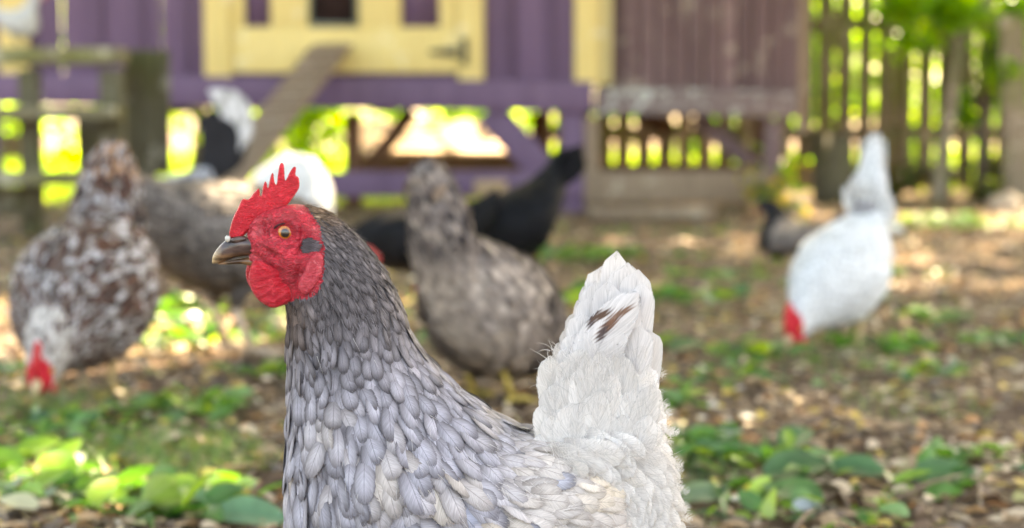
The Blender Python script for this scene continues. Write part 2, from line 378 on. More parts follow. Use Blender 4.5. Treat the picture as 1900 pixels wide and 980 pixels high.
class Loft:
    """surface through fan-shaped sections given by top / bottom outline points and half widths (side plane = x,z)"""
    def __init__(s, T, B, w, n=160, m=72):
        A = catmull(np.hstack([np.array(T), np.array(B), np.array(w)[:, None]]), n)
        s.n, s.m = n, m
        th = np.linspace(0, 2*math.pi, m, endpoint=False)   # 0 = top
        c = (A[:, :2]+A[:, 2:4])/2; h = (A[:, :2]-A[:, 2:4])/2
        co, si = np.cos(th), np.sin(th)
        x = c[:, None, 0]+h[:, None, 0]*co; z = c[:, None, 1]+h[:, None, 1]*co
        y = -np.maximum(A[:, 4], .0005)[:, None]*np.sign(si)*np.abs(si)**.9
        s.P = np.stack([x, y, z], -1)
        s.finish()
    def finish(s):
        P = s.P; s.dt = np.gradient(P, axis=0); s.dth = (np.roll(P, -1, 1)-np.roll(P, 1, 1))/2
        N = np.cross(s.dt, s.dth); L = np.linalg.norm(N, axis=-1, keepdims=True)+1e-12; N = N/L
        cen = P.mean(1, keepdims=True); sg = np.sign((N*(P-cen)).sum(-1).mean()); s.N = N*sg
        s.flow = s.dt/(np.linalg.norm(s.dt, axis=-1, keepdims=True)+1e-12)
        s.area = L[..., 0]
    def faces(s):
        n, m = s.n, s.m; i, k = np.meshgrid(np.arange(n-1), np.arange(m), indexing='ij'); k2 = (k+1) % m
        return np.stack([i*m+k, (i+1)*m+k, (i+1)*m+k2, i*m+k2], -1).reshape(-1, 4)
    def add_to(s, mb, col, mi_fn=None):
        f = s.faces(); v = s.P.reshape(-1, 3); n0 = len(v)
        v = np.vstack([v, s.P[0].mean(0), s.P[-1].mean(0)])
        k = np.arange(s.m); k2 = (k+1) % s.m; q = (s.n-1)*s.m
        c1 = np.stack([np.full(s.m, n0), k, k2, np.full(s.m, n0)], 1); c2 = np.stack([np.full(s.m, n0+1), q+k2, q+k, np.full(s.m, n0+1)], 1)
        cc = np.vstack([col, col[:1], col[-1:]]) if np.ndim(col) == 2 else col
        mb.add(v, np.vstack([f, c1, c2]), col=cc)
    def sample(s, count, radius_fn, keep_fn=None, r=rng):
        """dart throwing; returns idx arrays into the grid"""
        p = s.area.ravel(); p = p/p.sum(); cand = r.choice(len(p), count*14, p=p)
        i, k = cand//s.m, cand % s.m
        fi = np.clip(i+r.uniform(-.5, .5, len(i)), 0, s.n-1.001); fk = k+r.uniform(-.5, .5, len(k))
        def interp(A):
            i0 = fi.astype(int); a = (fi-i0)[:, None]; k0 = np.floor(fk).astype(int); b = (fk-k0)[:, None]; k1 = (k0+1) % s.m; k0 = k0 % s.m
            return (A[i0, k0]*(1-a)+A[i0+1, k0]*a)*(1-b)+(A[i0, k1]*(1-a)+A[i0+1, k1]*a)*b
        P = interp(s.P); N = interp(s.N); D = interp(s.flow)
        N /= np.linalg.norm(N, axis=1, keepdims=True)+1e-9; D /= np.linalg.norm(D, axis=1, keepdims=True)+1e-9
        rad = radius_fn(P)
        ok = np.ones(len(P), bool) if keep_fn is None else keep_fn(P)
        cell = max(rad.max(), 1e-4); grid = {}; keep = []
        for j in np.nonzero(ok)[0]:
            q = P[j]; g = tuple((q//cell).astype(int)); rr = rad[j]**2; bad = False
            for dx in (-1, 0, 1):
                for dy in (-1, 0, 1):
                    for dz in (-1, 0, 1):
                        for o in grid.get((g[0]+dx, g[1]+dy, g[2]+dz), ()):
                            e = P[o]-q
                            if e[0]*e[0]+e[1]*e[1]+e[2]*e[2] < rr: bad = True; break
                        if bad: break
                    if bad: break
                if bad: break
            if not bad:
                grid.setdefault(g, []).append(j); keep.append(j)
                if len(keep) >= count: break
        keep = np.array(keep); return P[keep], N[keep], D[keep], fi[keep]/s.n, rad[keep]

def feathers(mb, P, N, D, L, Wd, col, lift=.12, curl=.1, off=.0008, nu=5, nv=8, tip=.6, base=.3, camber=.25, roll=.15, yaw=.1, mi=0, r=rng, ragged=0.0, colfn=None, drop=0.0):
    n = len(P); L = np.broadcast_to(np.asarray(L, float), n); Wd = np.broadcast_to(np.asarray(Wd, float), n)
    lift = np.broadcast_to(np.asarray(lift, float), n)
    D = D-(D*N).sum(1, keepdims=True)*N; D /= np.linalg.norm(D, axis=1, keepdims=True)+1e-9
    S = np.cross(D, N); a = r.normal(0, yaw, n)[:, None]; D2 = D*np.cos(a)+S*np.sin(a); S = np.cross(D2, N)
    b = r.normal(0, roll, n)[:, None]; S2 = S*np.cos(b)+N*np.sin(b); N2 = np.cross(S2, D2)
    v = np.linspace(0, 1, nv); v = 1-(1-v)**1.35; u = np.linspace(-1, 1, nu)
    prof = np.where(v < tip, base+(1-base)*np.sin(np.clip(v/tip, 0, 1)*math.pi/2)**.9, np.sqrt(np.clip(1-((v-tip)/(1-tip+1e-6))**2, 0, 1)))
    prof = np.maximum(prof, .06)
    lf = np.sin(lift)[:, None, None]; V = v[None, :, None]; U = u[None, None, :]
    hw = (Wd/2)[:, None, None]*prof[None, :, None]
    along = L[:, None, None]*V+0*U
    h = off+L[:, None, None]*(lf*V-curl*V**2)-camber*hw*U**2
    su = hw*U
    if ragged: along = along+L[:, None, None]*r.normal(0, ragged, (n, nv, nu))*(V > .5)
    X = P[:, None, None, :]+D2[:, None, None, :]*along[..., None]+N2[:, None, None, :]*h[..., None]+S2[:, None, None, :]*su[..., None]
    if drop: X[..., 2] -= drop*(V**2)*L[:, None, None]
    i = np.arange(n)[:, None, None]; j = np.arange(nv-1)[None, :, None]; k = np.arange(nu-1)[None, None, :]
    b0 = i*nv*nu+j*nu+k
    Fc = np.stack([b0, b0+1, b0+nu+1, b0+nu], -1).reshape(-1, 4)
    uu = (U*.49+.5)+np.arange(n)[:, None, None]*1.0+0*V
    uv = np.stack([uu, np.broadcast_to(V, uu.shape)], -1).reshape(-1, 2)
    C = np.repeat(np.asarray(col, float)[:, None, :], nv*nu, 1).reshape(-1, 3)
    if colfn is not None: C = colfn(X.reshape(-1, 3), C)
    mb.add(X.reshape(-1, 3), Fc, uv, C, mi)

def ribbons(mb, pts, w, S, col):
    """pts (n,k,3) polylines, w base width, S (n,3) widening direction"""
    n, k, _ = pts.shape; tt = np.linspace(1, .15, k)[None, :, None]
    o = S[:, None, :]*(np.asarray(w).reshape(-1, 1, 1)*tt/2)
    V = np.stack([pts-o, pts+o], 2).reshape(-1, 3)
    i = np.arange(n)[:, None]*k*2; j = np.arange(k-1)[None]*2; b0 = (i+j)
    Fc = np.stack([b0, b0+1, b0+3, b0+2], -1).reshape(-1, 4)
    mb.add(V, Fc, col=np.repeat(col, k*2, 0))

def soft_feather(mb, base, d, nrm, L, Wd, bend, col, r, nb=30, bw=.00045, loose=.25):
    """a loose feather: curved rachis and separate barbs"""
    base = np.array(base); d = np.array(d, float); d /= np.linalg.norm(d); nrm = np.array(nrm, float); nrm -= d*(nrm@d); nrm /= np.linalg.norm(nrm)
    s = np.cross(d, nrm); t = np.linspace(0, 1, 14)
    ang = bend*t**1.3; dx = np.cumsum(np.cos(ang))/14*L; dy = np.cumsum(np.sin(ang))/14*L
    lift = np.sin(t*2.2)*L*.08
    R_ = base+np.outer(dx, d)+np.outer(dy, s)+np.outer(lift, nrm)
    tg = np.gradient(R_, axis=0); tg /= np.linalg.norm(tg, axis=1, keepdims=True)
    tb = np.sort(r.uniform(.05, 1, nb)); tb = np.concatenate([tb, tb]); sg = np.repeat([-1., 1.], nb)
    q = np.stack([np.interp(tb, t, R_[:, a]) for a in range(3)], 1); g = np.stack([np.interp(tb, t, tg[:, a]) for a in range(3)], 1)
    sd = np.cross(g, nrm)*sg[:, None]
    bl = Wd*.5*(np.sin(np.clip(tb*1.05, 0, 1)*math.pi)**.5*.9+.25)*r.uniform(.75, 1.15, len(tb))
    k = 5; tt = np.linspace(0, 1, k)
    fw = .55+r.normal(0, loose*.5, len(tb)); nz = r.normal(0, loose, len(tb))
    pts = q[:, None]+bl[:, None, None]*(sd[:, None]*(tt[None, :, None]*.9)+g[:, None]*((fw[:, None]*(tt[None]**1.2))[..., None])*1.0+nrm[None, None]*((nz[:, None]*tt[None]**2)[..., None]+.12*np.sin(tt*3)[None, :, None]))
    cc = np.clip(col*(1+r.normal(0, .05, (len(tb), 1))), 0, 1)
    ribbons(mb, pts, np.full(len(tb), bw), g, cc)
    ribbons(mb, R_[None], [bw*1.2], s[None], np.clip(col[None]*.8, 0, 1))

# ================================================================== THE MAIN HEN
Y0 = 1.22; XH = W(850, 800, Y0).x
cP, sP = math.cos(PITCH), math.sin(PITCH)
def HP(px, py, off=0.0):
    p = W(px, py, Y0); return np.array((p.x-XH, off, p.z))
def to_px(x, z):          # side-plane point (local) -> photo pixel, for outlines only
    X = x+XH; Z = z-CAMH; dep = Y0*cP-Z*sP; up = Y0*sP+Z*cP
    return 950+F*X/dep, 490-F*up/dep
PX = float(HP(900, 600)[0]-HP(899, 600)[0])     # one photo pixel at the hen, in metres
secs = [  # top outline, bottom outline, half width (photo pixels)
 (460,430, 462,476, 12), (470,410, 468,494, 22), (484,397, 478,505, 33), (510,386, 492,522, 46), (545,379, 510,538, 56), (578,384, 524,550, 61), (612,397, 530,562, 65),
 (653,430, 535,585, 72), (701,485, 535,620, 84), (735,549, 536,665, 98), (757,607, 538,722, 118), (791,661, 537,800, 142), (844,716, 535,890, 172),
 (900,758, 536,990, 200), (956,789, 564,1100, 218), (1008,800, 640,1200, 226), (1060,803, 760,1250, 222), (1112,818, 880,1250, 205), (1152,850, 1000,1220, 170),
 (1180,895, 1100,1150, 120), (1190,950, 1150,1060, 60)]
T = [tuple(HP(a, b)[[0, 2]]) for a, b, c, d, w in secs]; B = [tuple(HP(c, d)[[0, 2]]) for a, b, c, d, w in secs]
hl = Loft(T, B, [w*PX for *_, w in secs], n=330, m=128)
FACE = [(440,385),(505,372),(550,370),(574,386),(597,412),(610,452),(610,500),(604,532),(580,545),(556,548),(528,566),(480,580),(430,520)]
def in_poly(x, y, poly):
    ins = np.zeros(np.shape(x), bool); n = len(poly)
    for i in range(n):
        (x1, y1), (x2, y2) = poly[i], poly[(i+1) % n]
        ins ^= ((y1 > y) != (y2 > y)) & (x < (x2-x1)*(y-y1)/((y2-y1)+1e-9)+x1)
    return ins
def gau(x, y, cx, cy, rx, ry=None, ang=0):
    ry = ry or rx; a = math.radians(ang); dx, dy = x-cx, y-cy; u = dx*math.cos(a)+dy*math.sin(a); v = -dx*math.sin(a)+dy*math.cos(a)
    return np.exp(-(u/rx)**2-(v/ry)**2)
EYE = (535, 430)
hx, hy = to_px(hl.P[..., 0], hl.P[..., 2])
d = np.zeros_like(hx)
rE = np.hypot(hx-EYE[0], (hy-EYE[1])*1.1)
d -= 7.0*np.exp(-(rE/17)**2)                                   # eye socket
d += 3.6*np.exp(-((rE-25)/5.0)**2)*(.55+.45*np.clip(-(hy-EYE[1])/20, -1, 1))   # brow / lid folds
d += 1.4*np.exp(-((rE-35)/3.2)**2)-1.6*np.exp(-((rE-30)/2.5)**2)*(hy > EYE[1]-10)
d += 3.5*gau(hx, hy, 500, 405, 40, 9, -20)                      # ridge under the comb
d += 4.5*gau(hx, hy, 545, 485, 34, 16, 12)                     # cheek
d -= 4.5*gau(hx, hy, 492, 482, 34, 4, 24)
d -= 3.0*gau(hx, hy, 520, 470, 34, 3.5, 32); d += 3.0*gau(hx, hy, 512, 455, 24, 6, 20); d -= 2.5*gau(hx, hy, 497, 425, 4, 18, -8); d += 3*gau(hx, hy, 575, 420, 18, 12, 40); d -= 2.5*gau(hx, hy, 560, 505, 4, 24, 14); d += 2.5*gau(hx, hy, 540, 510, 22, 12, 10)                      # mouth corner fold
d -= 2.5*gau(hx, hy, 568, 455, 5, 26, 30)
d += 2.0*gau(hx, hy, 500, 455, 26, 8, 8)
for q in range(85):                                            # irregular folds
    cx, cy = rng.uniform(455, 600), rng.uniform(400, 545)
    if math.hypot(cx-EYE[0], cy-EYE[1]) < 24: continue
    d += rng.uniform(-1.5, 1.5)*gau(hx, hy, cx, cy, rng.uniform(8, 22), rng.uniform(1.8, 3.2), rng.uniform(-5, 55))
hl.P = hl.P+hl.N*(2.0*d*PX*(hx < 640)*np.clip(np.abs(hl.P[..., 1:2])[..., 0]/(20*PX), 0, 1))[..., None]; hl.finish()
def surf_y(px, py):       # depth of the near flank at a photo pixel
    hx, hy = to_px(hl.P[..., 0], hl.P[..., 2]); q = (hx-px)**2+(hy-py)**2+(hl.P[..., 1] > 0)*1e9
    return float(hl.P.reshape(-1, 3)[q.argmin(), 1])
hero = empty('hen', (XH, Y0, 0)); tag(hero, 'large blue-grey hen with bright red comb and white upright tail, in profile in front', 'hen')
mb = MB(); v = hl.P.reshape(-1, 3); fpx, fpy = to_px(v[:, 0], v[:, 2])
isface = in_poly(fpx, fpy, FACE)
fc = hl.faces(); fm = isface[fc[:, 0]]
k = np.arange(hl.m); k2 = (k+1) % hl.m; q0 = (hl.n-1)*hl.m; nn = len(v)
v2 = np.vstack([v, hl.P[0].mean(0), hl.P[-1].mean(0)])
under = np.tile([.13, .12, .13], (len(v2), 1)); ux, uy = to_px(v2[:, 0], v2[:, 2]); wgt = np.clip((ux-930)/200, 0, 1)[:, None]; under = under*(1-wgt)+np.array([.5, .47, .45])*wgt
under = under*(1-np.exp(-((ux-545)**2+(uy-560)**2)/40**2)[:, None]*.3)
mb.v.append(v2); mb.uv.append(np.zeros((len(v2), 2))); mb.col.append(under); mb.n = len(v2)
caps = np.vstack([np.stack([np.full(hl.m, nn), k, k2, np.full(hl.m, nn)], 1), np.stack([np.full(hl.m, nn+1), q0+k2, q0+k, np.full(hl.m, nn+1)], 1)])
mb.f.append(np.vstack([fc, caps])); mb.mi.append(np.concatenate([fm.astype(int), np.ones(hl.m, int), np.zeros(hl.m, int)]))
# legs grow out of the belly
for sy in (-1, 1):
    hip = HP(850, 1190, sy*.045); kn = HP(830, 1300, sy*.047); ft = np.array((kn[0]+.006, sy*.05, .022))
    mb.tube([hip, (hip+kn)/2, kn], [.036, .027, .009], 14, col=(.4, .38, .38))
    mb.tube([kn, (kn+ft)/2, ft], [.009, .0062, .008], 12, mi=2)
    for a, L in ((-38, .052), (0, .062), (38, .052), (180, .024)):
        dx, dy = -math.cos(R(a)), math.sin(R(a))*1.0
        p = [ft+np.array((dx*L*q, dy*L*q, -.016*min(1, q*2)+.0)) for q in (0, .3, .6, 1)]
        mb.tube(p, [.0075, .0062, .0055, .0015], 8, mi=2)
mb.build('body', [M['matt'], M['face'], M['shank']], hero, smooth=True)

# ---- comb
def comb_pt(dx=0, lean=0.0):
    def f(x, y, o):
        return HP(x, y, o*PX+dx*PX+lean*PX*max(0, (400-y))/100)
    return f
COMB = [(424,436),(428,418),(434,400),(443,384),(448,371),(453,368),(458,371),(463,369),(472,357),(480,349),(482,351),(483,366),(486,361),(488,347),(491,337),(494,336),(496,343),(497,351),(499,343),(502,328),(505,321),(508,321),(509,336),(512,343),(514,342),(516,322),(519.5,304),(524,301),(527.5,306),(528.5,326),(529.5,336),(532,332),(536,323),(544,310),(549,309),(550,313),(548,326),(554,328),(556,336),(556,348),(550,358),(540,372),(528,386),(512,396),(500,402),(480,412),(462,428),(444,446),(430,444)]
v, f = pillow(COMB, 1.7, lambda x, y: 2.6+3.2*min(1, max(0, (y-310)/90)), comb_pt(lean=-4), rr=4.5, smooth_n=1)
mb = MB(); mb.add(v, f); cb = mb.build('comb', M['comb'], hero, smooth=True)
# ---- wattles
WAT = [(476,480),(490,480),(508,488),(530,497),(547,507),(557,522),(556,540),(546,554),(530,563),(512,568),(500,562),(486,553),(474,536),(467,515),(470,496)]
ys = surf_y(505, 500)
def wat_pt(y0, bulge):
    return lambda x, y, o: HP(x, y, y0+o*PX-bulge*PX*math.exp(-((x-512)/30)**2-((y-525)/32)**2))
v, f = pillow(WAT, 2.4, lambda x, y: 6.0+1.3*math.sin((x*.35+y*.94)*.42+2*math.sin(x*.06))*math.sin(x*.09+1), wat_pt(ys-.0005, 7), rr=16); mb = MB(); mb.add(v, f); mb.build('wattle', M['wattle'], hero, smooth=True)
WAT2 = [(455,488),(470,490),(500,505),(515,530),(512,556),(500,569),(490,568),(478,558),(466,545),(454,528),(450,508)]
v, f = pillow(WAT2, 2.6, lambda x, y: 5.5, wat_pt(.012, -6), rr=14); mb = MB(); mb.add(v, f); mb.build('wattle', M['wattle'], hero, smooth=True)
# ---- ear lobes
LOBE = [(588,466),(601,462),(608,472),(610,488),(607,502),(600,516),(590,530),(580,541),(568,540),(561,528),(563,512),(572,500),(577,484)]
for sgn in (1, -1):
    yl = surf_y(588, 500)
    v, f = pillow(LOBE, 2.2, lambda x, y: 6.0-2.6*math.exp(-((x-588)/8)**2-((y-500)/22)**2), (lambda s_: (lambda x, y, o: HP(x, y, s_*(yl+.001-.0016*math.exp(-((y-520)/25)**2)+o*PX))))(sgn), rr=9)
    mb = MB(); mb.add(v, f); mb.build('earlobe', M['lobe'], hero, smooth=True)
# ---- beak
def beak_loft(secs_, name):
    T_ = [tuple(HP(a, b)[[0, 2]]) for a, b, c, d, w in secs_]; B_ = [tuple(HP(c, d)[[0, 2]]) for a, b, c, d, w in secs_]
    l = Loft(T_, B_, [w*PX for *_, w in secs_], 60, 40); x, y = to_px(l.P[..., 0], l.P[..., 2]); x = x.ravel(); y = y.ravel()
    a = np.clip((x-392)/22, 0, 1)[:, None]; c = np.array([.42, .33, .19])*(1-a)+np.array([.060, .042, .040])*a
    lowf = np.clip((y-(470-(x-400)*.06))/10, 0, 1)[:, None]*np.clip((x-396)/20, 0, 1)[:, None]; c = c*(1-lowf*.75)+np.array([.26, .15, .07])*lowf*.75
    mb = MB(); l.add_to(mb, c); return mb.build(name, M['beak'], hero, smooth=True)
beak_loft([(393.5,484, 394,489,.8),(396,473, 397,489.5,4.5),(403,462, 406,489,8.5),(413,451, 420,484,12),(425,442, 438,478,16),(440,438, 460,475,20),(456,438, 480,473,23.5),(472,444, 498,478,27),(486,456, 510,482,25)], 'upper_beak')
beak_loft([(404,489, 406,491,2),(420,485, 424,491,7),(440,480, 442,490,11),(460,477, 460,492,15),(478,476, 474,496,19),(490,478, 486,500,20)], 'lower_beak')
mb = MB()   # nostril flap and mouth-corner skin
for sgn in (1, -1):
    yb = 15*PX
    v, f = pillow([(429,444),(438,439),(452,438),(462,441),(455,447),(440,451),(431,450)], 1.8, lambda x, y: 3.4, (lambda s_: (lambda x, y, o: HP(x, y, s_*(-yb-.16*PX*(x-430)+o*PX))))(sgn), rr=4)
    mb.add(v, f, col=(.075, .05, .045))
mb.build('nostril_cover', M['beak'], hero, smooth=True)
bm = bmesh.new(); bmesh.ops.create_uvsphere(bm, u_segments=14, v_segments=10, radius=1)
sv = np.array([tuple(a.co) for a in bm.verts]); sf = [tuple(x.index for x in q.verts) for q in bm.faces]; bm.free()
SPH = sv; SPF4 = np.array([q if len(q) == 4 else (q[0], q[1], q[2], q[0]) for q in sf])
mb = MB()
mb.add(SPH*np.array([5.2, 4.2, 6.4])*PX+HP(425, 442, -15*PX), SPF4, col=(.50, .48, .42))
for ex, ey in ((421.5, 436.5), (426, 436)): mb.add(SPH*1.1*PX+HP(ex, ey, -17.5*PX), SPF4, col=(.03, .03, .03))
mb.build('pale_speck', M['gloss'], hero, smooth=True)
# ---- eyes
for sgn in (1, -1):
    ye = surf_y(*EYE)
    bm = bmesh.new(); bmesh.ops.create_uvsphere(bm, u_segments=48, v_segments=32, radius=.5)
    me = bpy.data.meshes.new('eye'); bmesh.ops.transform(bm, matrix=Matrix.Diagonal((2, 1.6, 2, 1)), verts=bm.verts)
    rs = 22*PX; bmesh.ops.scale(bm, vec=(rs, rs, rs), verts=bm.verts); bm.to_mesh(me); bm.free()
    if 'eye' not in M: M['eye'] = eye_mat('amber_eye', 18.6*PX)
    me.materials.append(M['eye']); me.polygons.foreach_set('use_smooth', [True]*len(me.polygons))
    e = bpy.data.objects.new('eye', me); COL.objects.link(e); e.parent = hero
    p = HP(EYE[0], EYE[1], sgn*(ye+11.0*PX)); e.location = p; e.scale[1] = 1
    # lids
    mb = MB()
    for rad, thk, yo, lid in ((21.0, 2.6, 1.0, 0), (25.5, 2.8, 2.5, 1)):
        pts = []
        for a in np.linspace(0, 2*math.pi, 49):
            rx = rad*(1.10 if math.cos(a) < 0 else 1.0)*PX; rz = rad*(.87 if math.sin(a) > 0 else .90)*PX
            pts.append(np.array((p[0]+math.cos(a)*rx, sgn*(ye-yo*PX*0-(1.5 if lid else 3.2)*PX), p[2]+math.sin(a)*rz)))
        mb.tube(pts, thk*PX, 10, col=(.05, .022, .025) if not lid else (.22, .03, .036), cap=False)
    mb.build('eyelid', M['lid'] if 'lid' in M else M['matt'], hero, smooth=True)

# ---- plumage
def hero_col(P, r=rng):
    x, y = to_px(P[:, 0], P[:, 2]); n = len(x)
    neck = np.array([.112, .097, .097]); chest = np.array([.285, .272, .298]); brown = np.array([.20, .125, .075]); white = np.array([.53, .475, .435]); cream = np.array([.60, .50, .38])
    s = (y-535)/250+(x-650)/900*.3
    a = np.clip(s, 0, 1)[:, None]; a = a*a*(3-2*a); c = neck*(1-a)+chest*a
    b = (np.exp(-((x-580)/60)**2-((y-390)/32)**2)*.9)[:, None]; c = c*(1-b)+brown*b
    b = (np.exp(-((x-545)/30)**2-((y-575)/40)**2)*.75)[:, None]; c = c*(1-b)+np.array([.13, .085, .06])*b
    w = np.clip((x-865)/150+(y-800)/800, 0, 1)[:, None]; w = w*w*(3-2*w); c = c*(1-w)+white*w
    # warm cream patches on flank and wing
    pn = np.sin(x*.021+1.3)*np.sin(y*.027+.6)+.6*np.sin(x*.047+y*.03)
    k = (np.clip(pn-.35, 0, 1)*np.clip((y-700)/180, 0, 1)*.9)[:, None]; c = c*(1-k)+cream*k
    k = (r.random(n) < .14*np.clip((y-690)/200, 0, 1))[:, None]*r.uniform(.1, .4, (n, 1)); c = c*(1-k)+cream*k
    k = ((r.random(n) < .05) & (x > 800) & (y > 820))[:, None]*.8; c = c*(1-k)+np.array([.25, .26, .31])*k
    vr = (.26-.17*np.clip((y-520)/250, 0, 1))[:, None]; c = c*np.exp(r.normal(0, 1, (n, 1))*vr)
    c[(np.abs(P[:, 1]) > 0)] *= 1
    return np.clip(c, .02, .8)
def wfn(P):
    """visible feather width in photo pixels by place"""
    x, y = to_px(P[:, 0], P[:, 2])
    s = np.clip((y-400)/400, 0, 1); w = 6+31*s
    w = np.maximum(w, 7); w = np.where(x > 880, np.minimum(w, 30+(x-880)*.02), w); return w
def notface(P, grow=0):
    x, y = to_px(P[:, 0], P[:, 2]); return ~in_poly(530+(x-530)*1.02, 470+(y-470)*1.02, FACE) & (x > 500)
# under layer, dense and short, so no skin shows
mb = MB()
P, N, D, ti, rad = hl.sample(5200, lambda P: wfn(P)*PX*.54, notface)
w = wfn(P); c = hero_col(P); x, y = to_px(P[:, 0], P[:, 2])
fl = np.clip((y-430)/300, 0, 1)
D = D+np.array([0, 0, -1])*(.35*np.clip((y-600)/200, 0, 1)*(x < 900))[:, None]
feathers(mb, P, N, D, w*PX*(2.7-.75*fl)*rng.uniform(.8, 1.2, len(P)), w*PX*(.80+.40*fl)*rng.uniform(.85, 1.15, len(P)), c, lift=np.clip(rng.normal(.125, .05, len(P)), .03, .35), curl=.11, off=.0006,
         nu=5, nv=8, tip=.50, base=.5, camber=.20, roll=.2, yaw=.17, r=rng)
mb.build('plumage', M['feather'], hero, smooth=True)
# stray downy barbs over the flank and silky hair-feathers round the face edge
mb = MB(); P, N, D, ti, rad = hl.sample(4200, lambda P: np.full(len(P), 3.2*PX), lambda P: (lambda x, y: (~in_poly(530+(x-530)*1.07, 470+(y-470)*1.07, FACE)) & (x > 500) & (y < 600) & (x < 720))(*to_px(P[:, 0], P[:, 2])))
c = hero_col(P)*rng.uniform(.55, 1.5, (len(P), 1)); L = rng.uniform(12, 24, len(P))*PX; t3 = np.linspace(0, 1, 4)
D2 = D+rng.normal(0, .12, D.shape); pts = P[:, None]+N[:, None]*(.0006+.004*t3[None, :, None]**.5*rng.uniform(.3, 1.1, (len(P), 1, 1)))+D2[:, None]*(L[:, None]*t3[None])[..., None]
ribbons(mb, pts, np.full(len(P), 1.25*PX), np.cross(D, N), np.clip(c, .02, .6))
P, N, D, ti, rad = hl.sample(2400, lambda P: np.full(len(P), 7*PX), lambda P: (lambda x, y: (y > 560) & (x > 500))(*to_px(P[:, 0], P[:, 2])))
x, y = to_px(P[:, 0], P[:, 2]); sel = rng.random(len(P)) < np.clip((y-700)/350+(x-800)/500, .03, .75); P, N, D = P[sel], N[sel], D[sel]
c = hero_col(P)*.5+np.array([.62, .57, .50])*.5; L = rng.uniform(10, 30, len(P))*PX
D2 = D+rng.normal(0, .35, D.shape)+np.array([0, 0, -.4]); pts = P[:, None]+N[:, None]*(.004+.004*t3[None, :, None]*rng.uniform(0, 1.4, (len(P), 1, 1)))+D2[:, None]*(L[:, None]*t3[None])[..., None]
ribbons(mb, pts, np.full(len(P), 1.0*PX), np.cross(D, N), np.clip(c, .02, .8))
mb.build('down', M['down'], hero)
# ear tuft (grey feathers behind the eye), short brown hairs on the face edge
for sgn in (1, -1):
    mb = MB(); n = 260; a = rng.uniform(0, 2*math.pi, n); q = np.sqrt(rng.random(n)); x = 577+q*np.cos(a)*12; y = 453+q*np.sin(a)*(13-6*np.cos(a))-(x-574)*.1
    yt = surf_y(585, 452)
    P = np.array([HP(i, j, sgn*(yt+.0002)) for i, j in zip(x, y)]); N = np.tile([0, -1.*sgn, 0], (n, 1)); D = np.tile([.9, -.1*sgn, .0], (n, 1)); D[:, 2] = rng.normal(-.15, .2, n)
    col = np.tile([.085, .07, .075], (n, 1))*rng.uniform(.6, 1.2, (n, 1))*(1+.9*np.clip((x-574)/14, 0, 1))[:, None]
    feathers(mb, P, N, D, rng.uniform(9, 20, n)*PX, 3.2*PX, col, lift=.16, curl=.12, nu=3, nv=4, yaw=.15)
    mb.build('ear_tuft', M['feather_plain'], hero, smooth=True)

# ---- tail
def vane(mb, p0, p1, p2, w, nrm, col, r, nu=9, nv=26, tipk=.10, rag=.018, colfn=None, fold=.12, base=.35):
    """one big quill feather along a quadratic curve"""
    p0, p1, p2 = map(np.array, (p0, p1, p2)); t = np.linspace(0, 1, nv)[:, None]
    C = (1-t)**2*p0+2*t*(1-t)*p1+t*t*p2; g = np.gradient(C, axis=0); g /= np.linalg.norm(g, axis=1, keepdims=True)
    s = np.cross(g, nrm); s /= np.linalg.norm(s, axis=1, keepdims=True); nn_ = np.cross(s, g)
    tt = t[:, 0]; pr = np.where(tt < 1-tipk, base+(1-base)*np.clip(tt/.45, 0, 1)**.7, np.sqrt(np.clip(1-((tt-1+tipk)/tipk)**2, 0, 1))*.999)
    pr = np.maximum(pr, .12); u = np.linspace(-1, 1, nu)
    hw = w*.5*pr[:, None]*(1+.05*np.sin(tt*9+r.uniform(0, 6)))[:, None]
    X = C[:, None]+s[:, None]*(hw*u)[..., None]-nn_[:, None]*(fold*hw*np.abs(u)**1.5)[..., None]
    X = X+g[:, None]*(r.normal(0, rag, (nv, nu))*w*np.abs(u))[..., None]-g[:, None]*(np.abs(u)**1.5*w*.05)[..., None]
    i = np.arange(nv-1)[:, None]; k = np.arange(nu-1)[None]; b = i*nu+k
    Fc = np.stack([b, b+1, b+nu+1, b+nu], -1).reshape(-1, 4)
    uv = np.stack([np.broadcast_to(u*.49+.5+r.integers(0, 900), (nv, nu)), np.broadcast_to(tt[:, None], (nv, nu))], -1)
    cc = np.tile(col, (nv*nu, 1))
    if colfn is not None: cc = colfn(X.reshape(-1, 3), cc)
    mb.add(X.reshape(-1, 3), Fc, uv, cc)
mb = MB(); WHT = np.array([.66, .625, .605])
mains = [((1100,900),(1110,700),(1120,496),66,30),((1105,900),(1120,680),(1146,467),52,22),((1120,900),(1148,690),(1166,488),70,10),((1130,900),(1160,700),(1184,500),64,0),
         ((1140,900),(1180,720),(1191,522),50,-6),((1145,900),(1200,740),(1203,610),54,-10),((1095,900),(1080,720),(1095,548),58,-14),((1110,900),(1115,700),(1128,520),60,-22),
         ((1125,900),(1150,700),(1160,545),66,-30),((1135,900),(1175,730),(1183,600),60,-36),((1090,900),(1060,730),(1072,612),60,-34),((1092,900),(1066,720),(1082,578),58,-26),((1098,900),(1092,700),(1106,520),56,-12),((1088,900),(1050,740),(1058,636),56,-38),((1115,900),(1120,720),(1128,590),64,-44)]
def tailcol(X, C):
    x, y = to_px(X[:, 0], X[:, 2]); C = C.copy()
    n_ = np.sin(x*.9+y*.35)*.5+np.sin(x*.37-y*.8)*.5
    u = (x-1090)*math.cos(R(33))-(y-618)*math.sin(R(33)); vv = (x-1090)*math.sin(R(33))+(y-618)*math.cos(R(33))
    return C
